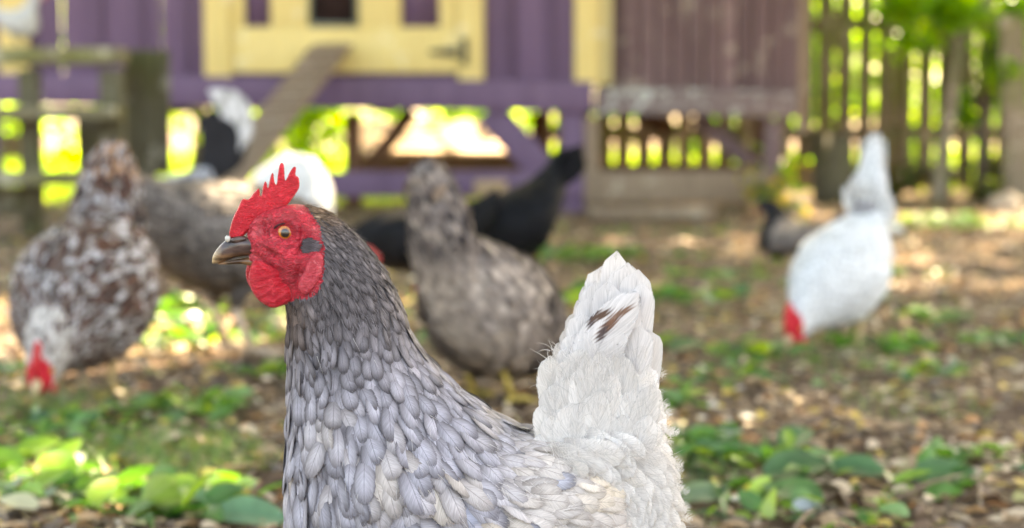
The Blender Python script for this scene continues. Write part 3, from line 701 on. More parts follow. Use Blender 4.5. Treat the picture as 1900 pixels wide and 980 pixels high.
for (a, b_, c_, w, off) in mains:
    o = off*PX
    vane(mb, HP(*a, o*.6), HP(*b_, o), HP(*c_, o*1.1), w*PX*1.0, np.array([.1*np.sign(off), -1, .05]), np.clip(WHT*rng.uniform(.92, 1.03), 0, .82), rng)
for (a, b_, c_, w, off) in mains[6:]:                     # the far side of the tail
    vane(mb, HP(*a, -off*PX*.6+.012), HP(*b_, -off*PX+.01), HP(*c_, -off*PX+.01), w*PX, np.array([0, 1, .05]), WHT*rng.uniform(.92, 1.03), rng)
mb.build('tail', M['feather_soft'], hero, smooth=True)
mb = MB()                                                  # the one brown-flecked feather in the tail
def fleck(X, C):
    x, y = to_px(X[:, 0], X[:, 2]); C = C.copy()
    for (cx, cy, rx, ry, an, col) in ((1098,586,21,6,-62,(.07,.05,.05)),(1112,580,7,20,62,(.12,.07,.05)),(1128,596,34,8,-47,(.20,.10,.065)),(1150,575,26,5,-30,(.24,.14,.10)),(1115,612,18,6,-60,(.10,.07,.065))):
        st = .5+.5*np.sin((x*math.sin(R(40))+y*math.cos(R(40)))*1.1+2*np.sin(x*.11)); k = np.clip(gau(x, y, cx, cy, rx*1.15, ry*1.3, an)*2.2-.30-.75*st, 0, 1)[:, None]; C = C*(1-k)+np.array(col)*k
    return C
vane(mb, HP(1080,760,-44*PX), HP(1075,650,-54*PX), HP(1182,538,-50*PX), 88*PX, np.array([0, -1, .05]), WHT*.96, rng, nu=61, nv=130, colfn=fleck, tipk=.4)
mb.build('flecked_feather', M['feather_soft'], hero, smooth=True)
# soft tail coverts and rump fluff
mb = MB(); mv = MB(); sr = np.random.default_rng(5)
def cov(px, py, L, ang, bend, off, Wd=46, col=None, nb=26, soft=.30):
    Wd = Wd*.9
    base = HP(px, py, off*PX); d = np.array([math.cos(R(ang)), sr.normal(0, .12)-.05, math.sin(R(ang))])
    col = np.array([.66, .62, .595])*sr.uniform(.92, 1.06) if col is None else np.array(col)
    nrm = np.array([sr.normal(0, .09), -1, sr.normal(.08, .08)]); col = np.clip(col, 0, .83)
    if sr.random() < soft: soft_feather(mb, base, d, nrm, L*PX, Wd*PX, bend, col, sr, nb=nb, bw=1.2*PX, loose=.10); return
    s_ = np.array([d[2], 0, -d[0]]); a = bend*.55; m1 = base+d*L*.5*PX; e = m1+(d*math.cos(a*1.5)+s_*math.sin(a*1.5))*L*.5*PX
    vane(mv, base, m1, e, Wd*PX, nrm, col, sr, nu=7, nv=16, tipk=.30, rag=.03, base=.35, fold=.10)
def surf_off(px, py):     # how far the soft mass stands towards the viewer, in photo pixels
    if py < 800: return -58-30*max(0, (py-700)/100)*(1 if px < 1170 else max(0, (1220-px)/50))
    xe = 1225+(py-740)*.17; return -125*math.sqrt(max(0.0, 1-max(0.0, (px-1010)/(xe-1010+6))**2.2))-6
def cvane(b, c, t_, w, o0, o1, col=None, **k):
    col = np.array([.68, .64, .60])*sr.uniform(.92, 1.15) if col is None else col
    vane(mv, HP(*b, o0*PX), HP(*c, (o0+o1)/2*PX-.002), HP(*t_, o1*PX), w*PX, np.array([sr.normal(0, .06), -1, sr.normal(.04, .05)]), np.clip(col, 0, .8), sr, nu=9, nv=22, tipk=sr.uniform(.22, .4), rag=.02, base=.4, fold=.12, **k)
for layer, (n_, yb, o) in enumerate(((20, 0, -44), (22, 45, -52), (22, 95, -60))):      # soft coverts up the side of the tail
    for q in range(n_):
        u = (q+sr.uniform(0, 1))/n_; ty = 632+yb+abs(u-.42)*110+sr.normal(0, 16); tx = 1008+u*206+(10-layer*3)*(.5-u)+sr.normal(0, 4)
        bx_c, by_c = 1062+u*85, 872
        if 1070 < tx < 1175 and layer == 0: ty = max(ty, 640)
        cvane((bx_c, by_c), ((bx_c+tx)/2+(-30 if u < .4 else 18 if u > .7 else -4), (by_c+ty)/2), (tx, ty), sr.uniform(44, 66), o-14, o-8)
for q in range(130):                                           # drapes of the rump
    u, v_ = sr.random(), sr.random()**.9; x0, y0 = 1012+u*165, 792+v_*200
    if x0 < 1070 and y0 > 900: continue
    a = 16+(y0-790)*.19+u*14+sr.normal(0, 7); L = sr.uniform(80, 140); x1, y1 = x0+L*math.cos(R(a)), y0+L*math.sin(R(a)); x1 = min(x1, 1232+(y1-740)*.16+sr.normal(0, 4))
    sg = sr.choice([-1, 1], p=[.7, .3]); cvane((x0, y0), ((x0+x1)/2-sg*8, (y0+y1)/2-sg*14), (x1, y1), sr.uniform(34, 54), surf_off(x0, y0)+24, surf_off(x1, y1)-12)
for q in range(60):                                            # right outline, tail root down to thigh
    py = sr.uniform(690, 960); px = 1150+(py-690)*.22; a = 62-(py-690)*.42+sr.normal(0, 10); L = sr.uniform(50, 80); x1, y1 = px+L*math.cos(R(a)), py-L*math.sin(R(a)); x1 = min(x1, 1222+(y1-700)*.19)
    cvane((px, py), ((px+x1)/2+8, (py+y1)/2-8), (x1, y1), sr.uniform(30, 44), surf_off(px, py)*.6, sr.uniform(-25, 15))
for q in range(22):                                            # small curls on the right outline
    py = sr.uniform(680, 975); px = 1203+(py-690)*.19
    soft_feather(mb, HP(px, py, sr.uniform(-35, 20)*PX), np.array([math.cos(R(30)), 0, math.sin(R(sr.uniform(-20, 70)))]), np.array([0, -1, .1]), sr.uniform(24, 42)*PX, 20*PX, sr.normal(1.6, .6), np.array([.74, .71, .68]), sr, nb=22, bw=1.0*PX, loose=.15)
for q in range(36):                                            # saddle tips, cream
    px = sr.uniform(965, 1060); py = 790+(px-930)*.07+sr.uniform(4, 50)
    a = 8+sr.normal(0, 8); L = sr.uniform(40, 62); cvane((px, py), (px+L*.5, py+L*.5*math.sin(R(a))-3), (px+L, py+L*math.sin(R(a))), sr.uniform(22, 32), -max(20, (py-790)*2.2), -max(20, (py-785)*2.4), col=np.array([.60, .55, .50])*sr.uniform(.9, 1.1))
nW = 1500; wl = []                                             # loose barbs lying over it all
for q in range(nW):
    if sr.random() < .5: px, py = sr.uniform(1012, 1212), sr.uniform(640, 830); a = 90-(px-1100)*.35+sr.normal(0, 22)
    else: px, py = sr.uniform(1030, 1250), sr.uniform(800, 985); a = -25-(py-800)*.15+sr.normal(0, 25)
    if px > 1205+(py-700)*.19: continue
    L = sr.uniform(14, 42); b_ = sr.normal(0, 60); o = surf_off(px, py)-6; pp = []
    for k_ in range(6):
        pp.append(HP(px, py, (o-1.5*k_*sr.random())*PX)); px += math.cos(R(a))*L/5; py -= math.sin(R(a))*L/5; a += b_/5
    wl.append(pp)
wl = np.array(wl); ribbons(mb, wl, np.full(len(wl), .9*PX), np.cross(wl[:, -1]-wl[:, 0], np.array([0, 1., 0]))/np.linalg.norm(wl[:, -1]-wl[:, 0], axis=1)[:, None], np.tile([.74, .70, .66], (len(wl), 1))*sr.uniform(.6, 1.05, (len(wl), 1)))
for i in range(120):  # lower rear below the frame
    px = sr.uniform(1080, 1240); py = sr.uniform(985, 1130)
    cov(px, py, sr.uniform(70, 120), sr.normal(-60, 20), sr.normal(.3, .5), sr.uniform(-110, 60), 50)
mb.build('fluff', M['down'], hero)
mv.build('tail_coverts', M['feather_covert'], hero, smooth=True)

# ================================================================== GROUND
gb = MB(); n = 120
xs = np.concatenate([np.linspace(-60, -5, 14), np.linspace(-4.8, 4.8, 97), np.linspace(5, 60, 14)]); ysg = np.concatenate([np.linspace(-30, 0, 8), np.linspace(.2, 12, 119), np.linspace(12.5, 120, 30)])
gx, gy = np.meshgrid(xs, ysg); def_ = np.sin(gx*2.1+.5)*np.cos(gy*1.7)*.012+np.sin(gx*5.3+gy*3.1)*.006
gz = np.where((np.abs(gx) < 5) & (gy < 12) & (gy > 0), def_-.01, -.01)
i, k = np.meshgrid(np.arange(len(ysg)-1), np.arange(len(xs)-1), indexing='ij'); b0 = i*len(xs)+k
gb.add(np.stack([gx, gy, gz], -1), np.stack([b0, b0+1, b0+len(xs)+1, b0+len(xs)], -1).reshape(-1, 4))
g = gb.build('ground', M['soil'], smooth=True); tag(g, kind='structure')

def leafcards(mb, P, D, N, L, Wd, col, nv=4, curl=.25, r=rng, point=1.0):
    """pointed curved leaves, 3 x nv grid"""
    n = len(P); L = np.broadcast_to(L, n); Wd = np.broadcast_to(Wd, n)
    D = D/np.linalg.norm(D, axis=1, keepdims=True); S = np.cross(D, N); S /= np.linalg.norm(S, axis=1, keepdims=True)+1e-9; N2 = np.cross(S, D)
    v = np.linspace(0, 1, nv); u = np.array([-1., 0, 1.]); prof = np.sin(np.clip(v, .04, .97)**.8*math.pi)**.7
    V = v[None, :, None]; hw = (Wd/2)[:, None, None]*prof[None, :, None]
    c = (curl*r.normal(1, .5, n))[:, None, None]
    X = P[:, None, None]+D[:, None, None]*(L[:, None, None]*V*np.ones((1, 1, 3)))[..., None]+S[:, None, None]*(hw*u)[..., None]+N2[:, None, None]*((np.abs(u)*hw*.35)-c*L[:, None, None]*V**2)[..., None]
    i = np.arange(n)[:, None, None]; j = np.arange(nv-1)[None, :, None]; k = np.arange(2)[None, None]; b0 = i*nv*3+j*3+k
    uv = np.stack([np.broadcast_to(u*.5+.5, (n, nv, 3)), np.broadcast_to(V, (n, nv, 3))], -1)
    mb.add(X, np.stack([b0, b0+1, b0+4, b0+3], -1).reshape(-1, 4), uv, np.repeat(col, nv*3, 0))
def rand_dir(n, r, zlo=-1, zhi=1):
    a = r.uniform(0, 2*math.pi, n); z = r.uniform(zlo, zhi, n); q = np.sqrt(1-z*z); return np.stack([q*np.cos(a), q*np.sin(a), z], 1)
def pal(cols, n, r, w=None, j=.15):
    c = np.array(cols)[r.choice(len(cols), n, p=w)]; return np.clip(c*(1+r.normal(0, j, (n, 1))), .005, .85)
def field(x, y, s=1.0):
    return np.sin(x*2.3*s+1.7*np.sin(y*1.9*s))+np.sin(y*2.9*s+1.3*np.sin(x*2.4*s)+2)+.6*np.sin(x*6.1*s+y*5.2*s)
gr = np.random.default_rng(21)
def ground_pts(n, r, y0=1.3, y1=10.5, margin=.7):
    y = y0*(y1/y0)**(r.random(n)**.85); x = r.uniform(-1, 1, n)*(y*950/F+margin); return x, y
# dead leaves and chips
n = 31000; x, y = ground_pts(n, gr); mb = MB()
s_ = gr.uniform(.012, .042, n)*(.7+.3*gr.random(n)); P = np.stack([x, y, gr.uniform(.0, .012, n)], 1)
D = rand_dir(n, gr, -.1, .25); N = np.stack([gr.normal(0, .35, n), gr.normal(0, .35, n), np.ones(n)], 1); N /= np.linalg.norm(N, axis=1, keepdims=True)
col = pal([(.36, .24, .14), (.55, .42, .29), (.14, .082, .05), (.74, .66, .54), (.46, .22, .09), (.55, .38, .08), (.07, .042, .028), (.26, .25, .10)], n, gr, [.23, .18, .21, .05, .06, .05, .17, .05])
leafcards(mb, P, D, N, s_, s_*gr.uniform(.35, .8, n), col, 4, .2, gr)
# twigs
for q in range(260):
    x, y = ground_pts(1, gr); a = gr.uniform(0, math.pi); L = gr.uniform(.04, .16); p = np.array((x[0], y[0], .012)); d = np.array((math.cos(a), math.sin(a), gr.uniform(-.03, .1)))
    mb.tube([p, p+d*L*.5+np.array((0, 0, .004)), p+d*L], [.003, .0025, .0012], 5, col=(.24, .16, .10))
# pebbles / clods
n = 2600; x, y = ground_pts(n, gr); rr = gr.uniform(.004, .014, n)
for q in range(n):
    mb.add(SPH[::1]*np.array([rr[q]*gr.uniform(.8, 1.4), rr[q], rr[q]*.6])+np.array((x[q], y[q], rr[q]*.2)), SPF4, col=np.array(((.11, .075, .05), (.20, .155, .12), (.17, .115, .08))[q % 3])*gr.uniform(.8, 1.2))
ll = mb.build('leaf_litter', M['dry'], smooth=True); tag(ll, 'fallen tan and brown leaves, chips and twigs over the bare soil', kind='stuff')

# green weeds
def weed_clumps(centres, r, mb, size=1.0, cols=None):
    for (cx, cy, rad, nl, ls) in centres:
        a = r.uniform(0, 2*math.pi, nl); q = np.sqrt(r.random(nl))*rad; x = cx+np.cos(a)*q; y = cy+np.sin(a)*q
        P = np.stack([x, y, r.uniform(0, .018, nl)*ls/.04], 1); D = rand_dir(nl, r, .0, .65); N = np.stack([r.normal(0, .5, nl), r.normal(0, .5, nl), np.ones(nl)], 1); N /= np.linalg.norm(N, axis=1, keepdims=True)
        L = r.uniform(.5, 1.2, nl)*ls
        leafcards(mb, P, D, N, L, L*r.uniform(.45, .75, nl), pal(cols or [(.05, .15, .035), (.085, .21, .04), (.13, .24, .10), (.035, .10, .045), (.18, .28, .04)], nl, r), 5, .25, r)
mb = MB(); cl = []
for q in range(1500):
    x, y = ground_pts(1, gr, 1.4, 10.5); x, y = x[0], y[0]
    f_ = field(x, y, 1.1)+.5*field(x+3, y*1.3, 2.2)
    if f_ < 1.75: continue
    cl.append((x, y, gr.uniform(.03, .11), int(gr.uniform(5, 16)), gr.uniform(.02, .045)))
def at_px(px, py, rad, nl, ls): p = G(px, py); cl.append((p.x, p.y, rad, nl, ls))
for px, py, rad, nl, ls in [(70,900,.09,60,.035),(150,820,.09,60,.035),(230,930,.10,70,.04),(330,940,.10,60,.05),(60,800,.10,60,.035),(170,780,.08,40,.03),(350,770,.09,50,.045),(430,760,.05,22,.04),(490,700,.06,20,.05),
     (320,640,.12,60,.05),(300,600,.12,50,.05),(480,630,.10,50,.04),(540,600,.1,40,.04),(350,580,.1,30,.06),(1390,860,.09,40,.04),(1450,880,.10,36,.045),(1300,830,.06,30,.04),(1680,900,.09,24,.045),(1820,870,.08,30,.035),(1500,960,.12,36,.035),(1380,950,.10,24,.04),
     (1400,670,.10,40,.05),(1630,650,.10,40,.05),(1740,600,.08,30,.05),(1270,560,.15,50,.06),(1090,560,.18,90,.06),(1100,480,.2,90,.06),(1150,640,.1,30,.05),(1700,700,.08,30,.04),(1240,760,.05,20,.05),(1850,640,.1,40,.04),(1330,520,.15,40,.05),(1700,420,.3,90,.07),(1840,420,.3,90,.07),(1600,560,.1,30,.05),(30,700,.06,30,.04),(1250,860,.06,26,.045),(1060,640,.1,30,.05)]:
    at_px(px, py, rad, nl, ls)
weed_clumps(cl, gr, mb)
# big foreground leaves lower left and right
big = []
for px, py, L, ang, el, c in [(125,915,.085,115,.5,(.14,.30,.02)),(95,890,.06,60,.6,(.17,.32,.03)),(20,870,.07,20,.5,(.16,.30,.03)),(175,960,.06,80,.6,(.2,.34,.04)),(230,955,.05,130,.5,(.16,.3,.03)),(60,930,.05,30,.8,(.2,.33,.04)),(70,960,.05,170,.3,(.45,.45,.33)),(145,930,.05,60,.5,(.14,.28,.03)),(40,890,.06,150,.6,(.12,.26,.03)),(15,930,.06,100,.2,(.07,.17,.06)),(330,960,.08,30,.15,(.12,.24,.12)),(400,975,.09,0,.1,(.10,.22,.13)),(370,900,.03,60,.2,(.52,.42,.04)),
     (310,930,.035,100,.4,(.42,.48,.36)),(290,960,.04,20,.2,(.40,.46,.30)),(1420,900,.10,30,.2,(.055,.13,.055)),(1380,870,.08,150,.25,(.05,.12,.05)),(1690,910,.09,10,.25,(.05,.13,.055)),(1450,850,.08,60,.3,(.06,.15,.07)),(1640,895,.08,170,.2,(.06,.15,.07)),(1320,830,.05,20,.3,(.30,.33,.26)),(1340,940,.07,170,.15,(.16,.22,.13)),
     (1740,860,.035,30,.3,(.5,.48,.38)),(1520,955,.09,120,.2,(.07,.16,.06)),(330,770,.07,160,.2,(.07,.17,.06)),(390,775,.06,20,.25,(.10,.22,.05)),(500,700,.055,80,.3,(.16,.25,.16)),(1250,560,.1,150,.2,(.05,.14,.04)),(1240,660,.08,30,.2,(.055,.13,.06)),(1380,930,.03,30,.2,(.5,.42,.05)),(1470,965,.04,30,.2,(.4,.44,.5))]:
    p = G(px, py); big.append(((p.x, p.y, .012), L, ang, el, c))
P = np.array([b_[0] for b_ in big]); L = np.array([b_[1] for b_ in big]); D = np.array([(math.cos(R(b_[2])), math.sin(R(b_[2]))*.6, b_[3]) for b_ in big])
N = np.array([(0, -.5, 1.0)]*len(big)); leafcards(mb, P, D, N, L, L*.58, np.array([b_[4] for b_ in big]), 10, .2, gr)
wd = mb.build('weeds', M['weed'], smooth=True); tag(wd, 'patches of low green weeds growing in the soil', kind='stuff')
# grass blades
def blades(mb, x, y, z, L, w, col, r, lean=.5):
    n = len(x); P = np.stack([x, y, np.full(n, z)], 1); d = np.stack([r.normal(0, lean, n), r.normal(0, lean, n), np.ones(n)], 1); t_ = np.linspace(0, 1, 4)
    bend = rand_dir(n, r, -.6, 0); pts = P[:, None]+(d[:, None]*t_[None, :, None]+bend[:, None]*(t_**2)[None, :, None]*.5)*L[:, None, None]
    a = r.uniform(0, math.pi, n); S = np.stack([np.cos(a), np.sin(a), np.zeros(n)], 1); ribbons(mb, pts, np.full(n, w), S, col)
mb = MB()
for (px, py, rad, n) in [(190,840,.10,300),(120,760,.10,200),(300,880,.10,260),(240,900,.08,200),(60,860,.10,200),(400,860,.08,300),(340,830,.07,200),(1560,680,.1,150),(1700,760,.1,120),(1280,900,.08,150),(30,760,.1,300)]:
    p = G(px, py); a = gr.uniform(0, 6.28, n); q = np.sqrt(gr.random(n))*rad*1.2
    blades(mb, p.x+np.cos(a)*q, p.y+np.sin(a)*q*1.3, 0, gr.uniform(.015, .045, n), .0020, pal([(.08, .19, .04), (.13, .25, .06), (.06, .14, .05), (.25, .27, .13)], n, gr), gr)
n = 5000; x, y = ground_pts(n, gr, 2.0, 10.5); k = field(x, y, .9) > .5; x, y = x[k], y[k]
blades(mb, x, y, 0, gr.uniform(.015, .05, len(x)), .003, pal([(.10, .19, .05), (.16, .25, .08), (.25, .25, .13)], len(x), gr), gr, .7)
gs = mb.build('grass', M['weed']); tag(gs, 'thin green grass blades among the weeds', kind='stuff')
# sunlit lawn beyond the fence
mb = MB(); n = 26000; y = gr.uniform(12.6, 26, n); x = gr.uniform(-9, 9, n); 
blades(mb, x, y, -.01, gr.uniform(.08, .22, n), .02, pal([(.12, .24, .03), (.18, .30, .04), (.22, .30, .06)], n, gr), gr, .4)
n = 5000; y = gr.uniform(10.3, 12.6, n); x = gr.uniform(-5, .3, n)
blades(mb, x, y, -.01, gr.uniform(.05, .16, n), .014, pal([(.12, .24, .03), (.18, .30, .04), (.22, .30, .06)], n, gr), gr, .4)
lw = mb.build('lawn', M['leaf']); tag(lw, 'bright sunlit grass beyond the coop and fence', kind='stuff')

# ================================================================== COOP
YC = 9.6
def wx(px, Y=YC): return W(px, 200, Y).x
def wz(py, Y=YC): return W(950, py, Y).z
def slab(mb, px0, px1, py0, py1, Y, th, z0=None, z1=None, **k):
    x0, x1 = wx(px0, Y), wx(px1, Y); a = wz(py1, Y) if z0 is None else z0; b_ = wz(py0, Y) if z1 is None else z1
    mb.box(((x0+x1)/2, Y+th/2, (a+b_)/2), (x1-x0, th, b_-a), **k)
coop = empty('chicken_coop', (wx(700), YC, 0)); tag(coop, 'purple raised chicken coop with cream yellow posts and door, its right half weathered mauve planks', 'chicken coop')
def cpart(mb, name, mat, parent=None, **k):
    o = mb.build(name, mat, None, **k); o.parent = parent or coop; o.matrix_parent_inverse = Matrix.Translation(-coop.location) if parent is None else Matrix()
    return o
ZT = 2.25; DEPTH = 1.25
# purple board wall (vertical boards)
mb = MB(); z0 = wz(150); r_ = np.random.default_rng(4)
edges = [-60, 50, 118, 186, 262, 300, 345, 400]
for a, b_ in zip(edges[:-1], edges[1:]): slab(mb, a+1.2, b_-1.2, 0, 0, YC+.03+r_.uniform(0, .006), .02, z0, ZT, col=(1, 1, 1))
for a, b_ in ((400, 880), (880, 945), (945, 955), (955, 1022), (1022, 1080)): slab(mb, a+.8, b_-.8, 0, 0, YC+.03+r_.uniform(0, .006), .02, z0, ZT, col=np.array((1, 1, 1))*r_.uniform(.93, 1.05))
for a in (942, 1026, 262, 186, 345): slab(mb, a-7, a+7, 0, 0, YC+.012, .02, z0, ZT, col=(.82, .82, .82))
for a in range(-60, 1080, 60): slab(mb, a, a+56, 0, 0, YC+DEPTH-.02, .02, z0, ZT)
mb.box((wx(-60), YC+DEPTH/2, (z0+ZT)/2), (.03, DEPTH-.06, ZT-z0))
cpart(mb, 'wall', M['purple'], bevel=.003)
mb = MB(); mb.box(((wx(-60)+wx(1480))/2, YC+DEPTH/2+.03, z0+.01), (wx(1480)-wx(-60)-.1, DEPTH-.14, .02)); cpart(mb, 'floor_panel', M['brownwood'])
# mauve plank section
edges = [1136, 1158, 1186, 1216, 1247, 1275, 1306, 1338, 1366, 1397, 1430, 1457, 1480]; mb = MB()
for a, b_ in zip(edges[:-1], edges[1:]):
    slab(mb, a+1.8, b_-1.8, 0, 0, YC+.01+r_.uniform(0, .012), .022, wz(172), ZT, col=np.array((1, .97, .97))*r_.uniform(.7, 1.35))
for q in range(9): mb.box((wx(1478), YC+.09+q*.135, (wz(172)+ZT)/2), (.022, .128, ZT-wz(172)))
for q in range(10): slab(mb, 1136+q*34, 1168+q*34, 0, 0, YC+DEPTH-.02, .02, wz(172), ZT)
cpart(mb, 'plank_wall', M['mauve'], bevel=.003)
# posts
for a, b_, bot in ((0, 54, 150), (380, 430, 160), (850, 898, 158), (1066, 1112, 160)):
    mb = MB(); slab(mb, a, b_, 0, bot, YC-.035, .04, None, ZT); cpart(mb, 'corner_post', M['yellow'], bevel=.006)
mb = MB(); slab(mb, 1112.5, 1135, 0, 156, YC-.018, .03, None, ZT, col=(.72, .76, .9)); tag(cpart(mb, 'corner_post', M['yellow'], bevel=.004), 'narrow side face of the yellow corner post, its side shading put into the tint')  # post's side face; the duller, cooler tint paints its shading
mb = MB(); slab(mb, 1481, 1499, 0, 245, YC-.01, .05, None, ZT); cpart(mb, 'corner_post', M['tanwood'], bevel=.004)
# floor beams
mb = MB(); mb.beam(W(-60, 164, YC-.01), W(1101, 180, YC-.01), wz(148)-wz(205), .06, up=(0, 1, 0)); cpart(mb, 'floor_beam', M['purple'], bevel=.005)
mb = MB(); mb.beam(W(1103, 188, YC-.012), W(1477, 194, YC-.012), wz(165)-wz(213), .07, up=(0, 1, 0)); cpart(mb, 'floor_beam', M['peel'], bevel=.005)
for a in (300, 700, 1080, 1460):
    mb = MB(); mb.box((wx(a), YC+DEPTH/2+.04, wz(193)), (.07, DEPTH-.15, .09)); cpart(mb, 'floor_joist', M['brownwood'])
# door
mb = MB(); th = .035
for a, b_, c_, d_ in ((431, 456, -40, 50), (504, 574, -40, 50), (666, 745, -40, 50), (816, 849, -40, 50), (431, 849, 50.5, 135)):
    slab(mb, a, b_, 0, d_, YC-.012, th, None, wz(c_) if c_ > 0 else 1.62)
slab(mb, 431, 849, 0, 0, YC-.012, th, 1.623, 1.80)
door = cpart(mb, 'door', M['yellow'], bevel=.004)
for a, b_ in ((456, 504), (745, 816)):
    mb = MB(); slab(mb, a, b_, 0, 50, YC+.004, .015, None, 1.62); cpart(mb, 'door_panel', M['purple'], door)
mb = MB()
for a, b_, c_, d_ in ((574, 580, -40, 50), (660, 666, -40, 50), (580.5, 659.5, 43, 50)): slab(mb, a, b_, 0, d_, YC-.02, .02, None, wz(c_) if c_ > 0 else 1.6)
slab(mb, 574, 666, 0, 0, YC-.02, .02, 1.6, 1.62); cpart(mb, 'doorway_frame', M['trim'], door)
mb = MB(); slab(mb, 580, 660, 0, 49, YC+.02, .008, None, 1.6); slab(mb, 604, 612, 12, 49, YC+.012, .006, None, 1.6, col=(2.5, .8, .6)); cpart(mb, 'doorway_shade_sheet', M['inside'], door)  # dark sheet closes the opening and stands in for the shaded interior
mb = MB()
hz_ = wz(97); mb.box((wx(862), YC-.043, hz_), (.035, .012, .15)); x0, x1 = wx(797), wx(856)
mb.add([(x0, YC-.032, hz_-.008), (x1, YC-.032, hz_-.03), (x1, YC-.032, hz_+.03), (x0, YC-.032, hz_+.008), (x0, YC-.024, hz_-.008), (x1, YC-.024, hz_-.03), (x1, YC-.024, hz_+.03), (x0, YC-.024, hz_+.008)],
       [(0, 1, 2, 3), (4, 7, 6, 5), (0, 4, 5, 1), (1, 5, 6, 2), (2, 6, 7, 3), (3, 7, 4, 0)])
for q in (-.05, .05): mb.add(SPH*.006+np.array((wx(862), YC-.05, hz_+q)), SPF4)
cpart(mb, 'hinge', M['iron'], door)
# legs, braces, skids
def leg(px0, px1, py0, Y, mat, w=None, lab=None):
    mb = MB(); x0, x1 = wx(px0, Y), wx(px1, Y); z1 = wz(py0, Y); mb.box(((x0+x1)/2, Y+.05, z1/2-.03), (x1-x0, .09, z1+.02)); return cpart(mb, 'leg', M[mat], bevel=.005)
leg(1040, 1084, 200, YC+.0, 'purple'); leg(1085, 1112, 212, YC+.012, 'tanwood'); leg(1420, 1452, 215, YC+.005, 'mauve'); leg(638, 668, 205, YC+.25, 'brownwood'); leg(255, 285, 205, YC+.02, 'purple')
leg(985, 1015, 205, YC+DEPTH-.15, 'brownwood'); leg(1400, 1425, 205, YC+DEPTH-.15, 'brownwood'); leg(262, 286, 205, YC+DEPTH-.15, 'brownwood'); leg(-40, -5, 205, YC+.02, 'purple')
def brace(a, b_, w, Y, mat):
    mb = MB(); mb.beam(W(*a, Y), W(*b_, Y), w, .045, up=(0, 1, 0)); return cpart(mb, 'brace', M[mat], bevel=.004)
brace((905, 205), (1035, 345), .17, YC+.03, 'purple'); brace((765, 205), (690, 305), .09, YC+.4, 'brownwood'); brace((1290, 215), (1400, 310), .10, YC+.3, 'mauve'); brace((1180, 215), (1250, 240), .08, YC+.9, 'brownwood')
mb = MB(); slab(mb, 600, 1084, 318, 366, YC-.03, .05); cpart(mb, 'base_beam', M['purple'], bevel=.005)
mb = MB(); slab(mb, 1085, 1438, 318, 376, YC-.028, .05); cpart(mb, 'base_beam', M['tanwood'], bevel=.005)
mb = MB(); slab(mb, 880, 940, 334, 366, YC-.045, .012); tag(cpart(mb, 'repair_patch', M['peach']), 'brown board patch')
mb = MB(); slab(mb, 660, 1440, 305, 345, YC+DEPTH-.1, .04); cpart(mb, 'base_beam', M['brownwood'], bevel=.005)
# roof
mb = MB(); xc = (wx(-60)+wx(1480))/2; wl = wx(1480)-wx(-60)+.4
mb.add([(xc-wl/2, YC-.28, ZT-.03), (xc+wl/2, YC-.28, ZT-.03), (xc+wl/2, YC+DEPTH/2, ZT+.55), (xc-wl/2, YC+DEPTH/2, ZT+.55), (xc-wl/2, YC+DEPTH+.28, ZT-.03), (xc+wl/2, YC+DEPTH+.28, ZT-.03)]+
       [(xc-wl/2, YC-.28, ZT+.01), (xc+wl/2, YC-.28, ZT+.01), (xc+wl/2, YC+DEPTH/2, ZT+.59), (xc-wl/2, YC+DEPTH/2, ZT+.59), (xc-wl/2, YC+DEPTH+.28, ZT+.01), (xc+wl/2, YC+DEPTH+.28, ZT+.01)],
       [(0, 1, 2, 3), (3, 2, 5, 4), (6, 9, 8, 7), (9, 10, 11, 8), (0, 6, 7, 1), (4, 5, 11, 10), (0, 3, 9, 6), (3, 4, 10, 9), (1, 7, 8, 2), (2, 8, 11, 5)])
cpart(mb, 'roof', M['roof'])

# ramp
p0, p1 = W(618, 84, YC-.06), Vector((-1.52, 8.15, .02)); ax = (p1-p0).normalized()
rp = empty('chicken_ramp', p1); tag(rp, 'worn plank ramp with cross cleats leading up to the yellow coop door', 'ramp')
mb = MB(); mb.beam(p0-p1, (0, 0, 0), .235, .025, up=(0, 0, 1)); mb.build('plank', M['rampwood'], rp, bevel=.003)
L_ = (p0-p1).length; side = Vector((0, 0, 1)).cross(ax).normalized(); up_ = ax.cross(side)
if up_.z < 0: up_ = -up_
for q in range(1, 15):
    c_ = (p0-p1)*(q/15)+up_*.022; mb = MB(); mb.beam(c_-side*.112, c_+side*.112, .022, .018, up=up_, col=(.85, .85, .85)); mb.build('cleat', M['rampwood'], rp)

# mossy wooden step stand at the left
YB = 7.35
st = empty('wooden_step_stand', (wx(120, YB), YB, 0)); tag(st, 'mossy wooden stand with three board levels left of the coop', 'stand')
def spart(mb, name, mat='mosswood', **k):
    o = mb.build(name, M[mat], st, bevel=.005, **k); o.matrix_parent_inverse = Matrix.Translation(-st.location); return o
for (a, b_, t0, t1, yo, dp) in ((-160, 226, 88, 118, 0, .62), (-160, 212, 197, 222, -.16, .24), (-160, 140, 320, 345, -.32, .26)):
    mb = MB(); n_ = max(1, int(dp/.14)); Y = YB+yo
    for q in range(n_): slab(mb, a, b_, t0, t1, Y+q*dp/n_, dp/n_-.008, col=np.array((1, 1, .95))*r_.uniform(1.5, 2.1))
    spart(mb, 'board')
for (a, b_, t0, yo) in ((34, 70, 118, .03), (185, 226, 118, .03), (-120, -84, 118, .03), (34, 66, 119, .5)):
    mb = MB(); Y = YB+yo; x0, x1 = wx(a, Y), wx(b_, Y); z1 = wz(t0, Y); mb.box(((x0+x1)/2, Y+.04, z1/2-.02), (x1-x0, .08, z1-.01)); spart(mb, 'post')
mb = MB()
for q in range(3): slab(mb, 232+q*28, 259+q*28, 93, 324, YB+.66+q*.015, .025, wz(430, YB) if q == 1 else None)
spart(mb, 'side_panel')
